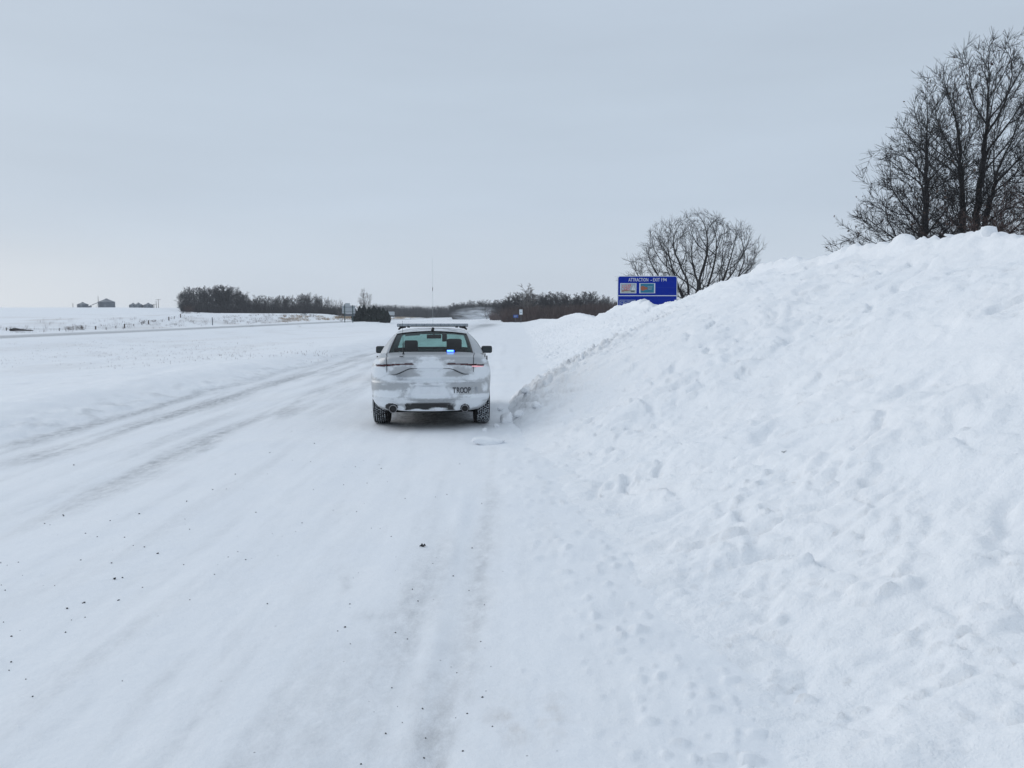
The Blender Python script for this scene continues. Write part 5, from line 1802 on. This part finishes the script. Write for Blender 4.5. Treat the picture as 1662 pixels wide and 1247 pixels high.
# dark fallen branches
p = on_ground(16, 537.5)
mb = MB(); rg_ = random.Random(4)
k = p.y / 1400
mb.tube([(0, 0, .08), (8 * k, .1, .16), (18 * k, 0, .10), (38 * k, 0, .04)], [.14, .16, .10, .04], 7)
for i in range(16):
    x = rg_.uniform(0, 26) * k
    mb.tube([(x, 0, .1), (x + rg_.gauss(.1, .2), rg_.gauss(0, .2), .25 + rg_.random() * .25 * (1 - x / (30 * k)))], [.03, .008], 4)
o_ = mb.build('fallen_branch', M['bark']); o_.location = p
tag(o_, 'dark fallen branch half buried in snow near the left border beyond the far road', 'fallen branch')

# dry grass and weeds
gp = []
rg_ = random.Random(8)
for (x0, x1, y0, y1, n_, kind) in ((362, 405, 513, 527, 120, 0), (405, 482, 509, 527, 330, 0), (455, 500, 513, 523, 170, 1), (545, 655, 514.5, 518, 620, 1), (515, 600, 514, 520, 260, 1), (270, 345, 513, 530, 90, 0),
                                   (150, 300, 518, 537, 110, 0), (0, 130, 532, 541, 60, 0), (40, 560, 517, 532, 120, 0), (0, 520, 555, 600, 200, 2), (120, 420, 548, 580, 180, 2), (645, 702, 514.5, 517, 120, 1)):
    for _ in range(n_):
        px, py = rg_.uniform(x0, x1), rg_.uniform(y0, y1)
        if kind < 2 and float(pn(px * .06, py * .3, 5)) < -.15: continue
        p = on_ground(px, py)
        if p is None or p.y > 700 or p.y < 30: continue
        if OPP_L < p.x < OPP_R: continue
        gp.append((p, kind))
for kind, m_, nm, la, hgt, nb_, th in ((0, M['weed'], 'weeds', 'sparse grey brown weeds poking through snow on the far verge', .38, 6, .009), (1, M['grass'], 'dry_grass', 'tan dead grass along the far roadside below the cedars', .45, 9, .014),
                              (2, M['weed'], 'weeds', 'faint weed tips poking through the snowy median', .07, 4, .006)):
    Vs = []; Fs = []
    for p, k in gp:
        if k != kind: continue
        s_ = max(1, p.y / 150)
        for _ in range(nb_):
            bx_ = p.x + rg_.gauss(0, .22 * s_); by_ = p.y + rg_.gauss(0, .3)
            h = hgt * rg_.uniform(.4, 1.1); lx, ly = rg_.gauss(0, .3) * h, rg_.gauss(0, .3) * h; w_ = th * s_
            n0 = len(Vs)
            Vs += [(bx_ - w_, by_, p.z - .03), (bx_ + w_, by_, p.z - .03), (bx_ + lx + w_ * .3, by_ + ly, p.z + h), (bx_ + lx - w_ * .3, by_ + ly, p.z + h)]
            Fs.append((n0, n0 + 1, n0 + 2, n0 + 3))
    tag(link(nm, npmesh(nm, np.array(Vs), np.array(Fs), False), m_), la, 'dry grass', kind='stuff')

# ------------------------------------------------------------ fence
fp = [(10, 537, 5), (96, 537, 4.5), (155, 535, 5.5), (172, 535.5, 4), (188, 533.5, 4.5), (202, 533, 7), (217, 530, 4), (230, 527.5, 4), (241, 527, 6.5), (263, 523, 4), (274, 520.5, 6), (283, 518, 4), (293, 516, 6)]
pts = [on_ground(a, b) for a, b, c in fp]
f0 = pts[0]
fn = empty('wire_fence', f0)
tag(fn, 'wire fence on weathered wooden posts climbing the snowy slope at left', 'fence')
tops_ = []
for i, ((a, b, c), p) in enumerate(zip(fp, pts)):
    h = c * p.y / 1400; lo = p - f0
    mb = MB(); r_ = .10 if c > 5 else .05
    mb.tube([(lo.x, lo.y, lo.z - .2), (lo.x + .03, lo.y, lo.z + h)], [r_, r_ * .85], 7); mb.build('post', M['wood'], fn)
    tops_.append((lo, h))
for f in (.45, .85):
    for (a, ha), (b, hb) in zip(tops_, tops_[1:]):
        A_, B_ = a + Vector((0, 0, ha * f)), b + Vector((0, 0, hb * f)); mid = (A_ + B_) / 2 - Vector((0, 0, .05))
        mb = MB(); mb.tube([A_, mid, B_], .008, 3); mb.build('wire', M['wood'], fn)

# ------------------------------------------------------------ farm on the ridge
BY_ = 470


def ridge(px, Y=BY_):
    b = at(px, 500, Y); return Vector((b.x, b.y, gz1(b.x, b.y)))


def grain_bin(px0, px1, py_apex, py_eave, label, dark=1.0):
    p = ridge((px0 + px1) / 2); k = BY_ / 1400; r = (px1 - px0) / 2 * k
    ze = at(px0, py_eave, BY_).z - p.z; za = at(px0, py_apex, BY_).z - p.z
    t = empty('grain_bin', p); tag(t, label, 'grain bin', 'grain bins on the left ridge')
    nn = 28; rings = 15; vs = []; fs = []
    for j in range(rings * 2 + 1):
        z = -.5 + (ze + .5) * j / (rings * 2); rr = r * (1 + (.006 if j % 2 else -.004))
        for a in range(nn): vs.append((rr * math.cos(2 * math.pi * a / nn), rr * math.sin(2 * math.pi * a / nn), z))
    for j in range(rings * 2):
        for a in range(nn): fs.append((j * nn + a, j * nn + (a + 1) % nn, (j + 1) * nn + (a + 1) % nn, (j + 1) * nn + a))
    MB().add(vs, fs).build('wall', M['galv'], t)
    vs = []; fs = []
    for rr, z in ((r * 1.04, ze - .05), (r * .16, za - .15)):
        for a in range(nn):
            q_ = 1.0 + (.004 if a % 2 else 0)
            vs.append((rr * q_ * math.cos(2 * math.pi * a / nn), rr * q_ * math.sin(2 * math.pi * a / nn), z + (.05 if a % 2 else 0)))
    for a in range(nn): fs.append((a, (a + 1) % nn, nn + (a + 1) % nn, nn + a))
    rf = MB().add(vs, fs).build('roof', M['galvroof'], t)
    MB().tube([(0, 0, za - .2), (0, 0, za + .12), (0, 0, za + .2)], [r * .17, r * .17, .05], 14).build('roof_cap', M['galv'], rf)
    MB().box((r * .25, -r * .985, 1.0), (.9, .25, 2.0)).build('door', M['galvroof'], t)
    MB().box((-r * .35, -r * .96, ze * .5), (.35, .2, ze)).build('ladder', M['galv'], t)
    return p, r, za


grain_bin(126, 143, 491, 494.2, 'leftmost and smaller grain bin on the left ridge')
p2, r2, za2 = grain_bin(160.5, 186, 485.3, 490.2, 'largest grain bin, fed by the slanting auger')
grain_bin(210, 222.5, 492.2, 495.2, 'grain bin at the left of the group of three')
grain_bin(218, 231.8, 491.8, 495.2, 'middle grain bin overlapping the left one of the group of three')
grain_bin(233, 248.5, 492.2, 495.4, 'right grain bin of the group of three, next to the utility poles')
grain_bin(287.5, 297, 497, 499.5, 'small grey bin half hidden behind the left edge of the grove')
a0 = at(145.5, 496.8, BY_ - 9); a1 = at(173, 485.6, BY_)
au = empty('grain_auger', (a0.x, a0.y, ridge(145.5).z)); o0 = Vector(au.location)
tag(au, 'long slanting grain auger rising from the snow to the largest bin roof', 'auger')
MB().tube([a0 - o0, a1 - o0], .16, 8).build('tube', M['galv'], au)
mid = (a0 + a1) / 2 - o0
MB().tube([mid, (mid.x - 1.2, mid.y, 0)], .06, 6).build('support_leg', M['galv'], au)
MB().tube([mid, (mid.x + 1.2, mid.y, 0)], .06, 6).build('support_leg', M['galv'], au)
MB().box((a0.x - o0.x, a0.y - o0.y, a0.z - o0.z - .5), (1.2, 1.2, .9), taper=1.4).build('hopper', M['galv'], au)
for px, py, arms, la in ((118.5, 492, 0, 'short thin pole left of the smallest bins'), (159.8, 480.8, 0, 'thin pole rising beside the largest grain bin'), (250.2, 493.5, 1, 'shortest of the three utility poles right of the bins'),
                         (253.7, 489, 0, 'middle of the three utility poles right of the bins'), (257.2, 485.5, 1, 'tallest utility pole with a crossarm right of the bins')):
    p = ridge(px); h = at(px, py, BY_).z - p.z
    t = empty('utility_pole', p); tag(t, la, 'pole')
    MB().tube([(0, 0, -.4), (0, 0, h)], [.17, .12], 7).build('pole', M['wood'], t)
    if arms:
        MB().box((0, 0, h - .45), (2.6, .14, .16)).build('crossarm', M['wood'], t)
        for sx in (-1, 0, 1): MB().tube([(sx * 1.1, 0, h - .37), (sx * 1.1, 0, h - .15)], .06, 6).build('insulator', M['trim'], t)

# ------------------------------------------------------------ small far signs and marker posts
def plate(t, px0, py0, px1, py1, Y, m_, name='sign_panel', th=.03, dy=0):
    a, b = at(px0, py0, Y), at(px1, py1, Y); o0 = t.location
    return MB().box(((a.x + b.x) / 2 - o0.x, dy, (a.z + b.z) / 2 - o0.z), (b.x - a.x, th, a.z - b.z)).build(name, m_, t)


def post(t, px, py0, Y, m_, w_=.10, dy=.0):
    a = at(px, py0, Y); o0 = t.location
    z0 = gz1(a.x, Y) - .3
    return MB().box((a.x - o0.x, dy, (a.z + z0) / 2 - o0.z), (w_, w_, a.z - z0)).build('post', m_, t)


Y = 185; c = at(566, 520, Y)
t = empty('sign_back', (c.x, Y, gz1(c.x, Y))); tag(t, 'grey back of a large road sign with small top tab on two dark posts', 'road sign')
plate(t, 555, 496, 576.8, 509, Y, M['alu']); plate(t, 560, 492.2, 568, 496, Y, M['alu'], 'sign_tab'); plate(t, 559, 509.3, 576, 513.5, Y, M['galv'], 'lower_panel', dy=.05)
for z_ in (498.5, 506): plate(t, 556, z_, 576, z_ + .6, Y, M['galv'], 'stiffener', .05, -.03)
post(t, 559.3, 494, Y, M['post'], .16, -.10); post(t, 572.3, 495.5, Y, M['post'], .16, -.10)
Y = 330; c = at(635.5, 515, Y)
t = empty('sign_back', (c.x, Y, gz1(c.x, Y))); tag(t, 'smaller pale back of a road sign just right of the dark cedars', 'road sign')
plate(t, 630, 506, 640.5, 512, Y, M['alu']); post(t, 632, 506.5, Y, M['galv'], .14, .1); post(t, 639, 506.5, Y, M['galv'], .14, .1)
Y = 430; c = at(775, 515, Y)
t = empty('blue_sign', (c.x, Y, gz1(c.x, Y))); tag(t, 'small far blue sign on two posts in front of the treeline, near the road', 'road sign')
mb = MB(); a, b = at(770.8, 507, Y), at(779, 512.3, Y)
mb.prism([(a.x - c.x, b.z - t.location.z), (b.x - c.x, b.z - t.location.z), (b.x - c.x - .05, a.z - t.location.z - .4), (b.x - c.x - .5, a.z - t.location.z), (a.x - c.x + .5, a.z - t.location.z), (a.x - c.x + .05, a.z - t.location.z - .4)], lambda u, v, d: (u, d, v), -.03, .03)
mb.build('sign_panel', M['blue2'], t); post(t, 772, 511, Y, M['post'], .14, .1); post(t, 777.8, 511, Y, M['post'], .14, .1)
Y = 195; c = at(837, 515, Y)
t = empty('blue_sign', (c.x, Y, gz1(c.x, Y))); tag(t, 'low blue sign nearly buried in snow beside the white sign', 'road sign')
plate(t, 833.2, 511.3, 841, 515.8, Y, M['blue2']); q_ = plate(t, 834.5, 512.6, 839.6, 513.2, Y, M['logo_grey'], 'sign_line', .01, -.025); q_ = plate(t, 834.5, 514.0, 838.4, 514.5, Y, M['logo_grey'], 'sign_line', .01, -.025)
post(t, 837, 513, Y, M['galv'], .08, .06)
Y = 185; c = at(845.5, 515, Y)
t = empty('white_sign', (c.x, Y, gz1(c.x, Y))); tag(t, 'small upright white rectangular sign on a post before the wood', 'road sign')
plate(t, 843.0, 502.6, 848.0, 510.8, Y, M['white']); post(t, 845.5, 506, Y, M['galv'], .08, .06)
plate(t, 844.0, 504.2, 847.0, 504.8, Y, M['logo_grey'], 'sign_line', .01, -.022); plate(t, 844.3, 506, 846.8, 508.6, Y, M['logo_grey'], 'sign_line', .01, -.022)
for px, ptop, pb, m_, w_, la in ((345, 516, 528.3, M['galv'], .14, 'grey marker post standing alone beyond the far road'), (672.6, 510.5, 514.8, M['white'], .28, 'white marker post on the snow before the distant treeline'),
                              (666.5, 515, 518.4, M['galv'], .10, 'thin grey marker post left of the car roof'), (802.7, 511, 514.6, M['post'], .28, 'small dark marker stub between the two blue signs'),
                              (854.8, 522.3, 524.5, M['galv'], .07, 'tiny dark stub sticking out of the snow below the white sign')):
    p = on_ground(px, pb)
    if p is None: continue
    h = (pb - ptop) * p.y / 1400
    t = empty('marker_post', p); tag(t, la, 'marker post')
    MB().box((0, 0, h / 2 - .2), (w_, .06, h + .4)).build('post', m_, t)
    MB().box((0, -.04, h * .86), (w_ * .8, .02, h * .12)).build('reflector', M['alu'], t)

# ------------------------------------------------------------ blowing snow and frosty air
def volume_mat(name, dens, noise_=False, scale=.03, col=(.86, .90, .95)):
    m = bpy.data.materials.new(name); m.use_nodes = True; t = m.node_tree; t.nodes.clear()
    o_ = t.nodes.new('ShaderNodeOutputMaterial'); v = t.nodes.new('ShaderNodeVolumePrincipled')
    v.inputs['Color'].default_value = (*col, 1); v.inputs['Density'].default_value = dens
    if noise_:
        c = t.nodes.new('ShaderNodeTexCoord'); g = t.nodes.new('ShaderNodeVectorMath'); g.operation = 'LENGTH'
        mp_ = t.nodes.new('ShaderNodeMapping'); mp_.inputs['Scale'].default_value = (1.2, 1.5, 2.0)
        t.links.new(c.outputs['Object'], mp_.inputs[0])
        n = t.nodes.new('ShaderNodeTexNoise'); n.inputs['Scale'].default_value = 2.2; n.inputs['Detail'].default_value = 4
        t.links.new(mp_.outputs[0], n.inputs['Vector']); t.links.new(c.outputs['Object'], g.inputs[0])
        r1 = t.nodes.new('ShaderNodeMapRange'); r1.inputs['From Min'].default_value = 1.0; r1.inputs['From Max'].default_value = .2
        t.links.new(g.outputs['Value'], r1.inputs['Value'])
        r2_ = t.nodes.new('ShaderNodeMapRange'); r2_.inputs['From Min'].default_value = .42; r2_.inputs['From Max'].default_value = .68
        t.links.new(n.outputs['Fac'], r2_.inputs['Value'])
        mu = t.nodes.new('ShaderNodeMath'); mu.operation = 'MULTIPLY'; t.links.new(r1.outputs[0], mu.inputs[0]); t.links.new(r2_.outputs[0], mu.inputs[1])
        mu2 = t.nodes.new('ShaderNodeMath'); mu2.operation = 'MULTIPLY'; mu2.inputs[1].default_value = dens; t.links.new(mu.outputs[0], mu2.inputs[0])
        t.links.new(mu2.outputs[0], v.inputs['Density'])
    t.links.new(v.outputs[0], o_.inputs['Volume'])
    return m


bm = bmesh.new(); bmesh.ops.create_icosphere(bm, subdivisions=3, radius=1)
me_ = bpy.data.meshes.new('blowing_snow'); bm.to_mesh(me_); bm.free()
c = at(778, 506, 300)
o_ = link('blowing_snow', me_, volume_mat('blowing_snow_air', .11, True)); o_.location = (c.x, 320, c.z - 1.2); o_.scale = (12, 25, 3.4)
tag(o_, 'pale cloud of blowing snow drifting before the far treeline', 'blowing snow', kind='stuff')
mb = MB(); mb.box((-60, 420, 16), (1500, 1000, 50))
hz = mb.build('haze', volume_mat('frosty_air', .00024, col=(.93, .96, 1.0)))
tag(hz, kind='stuff')
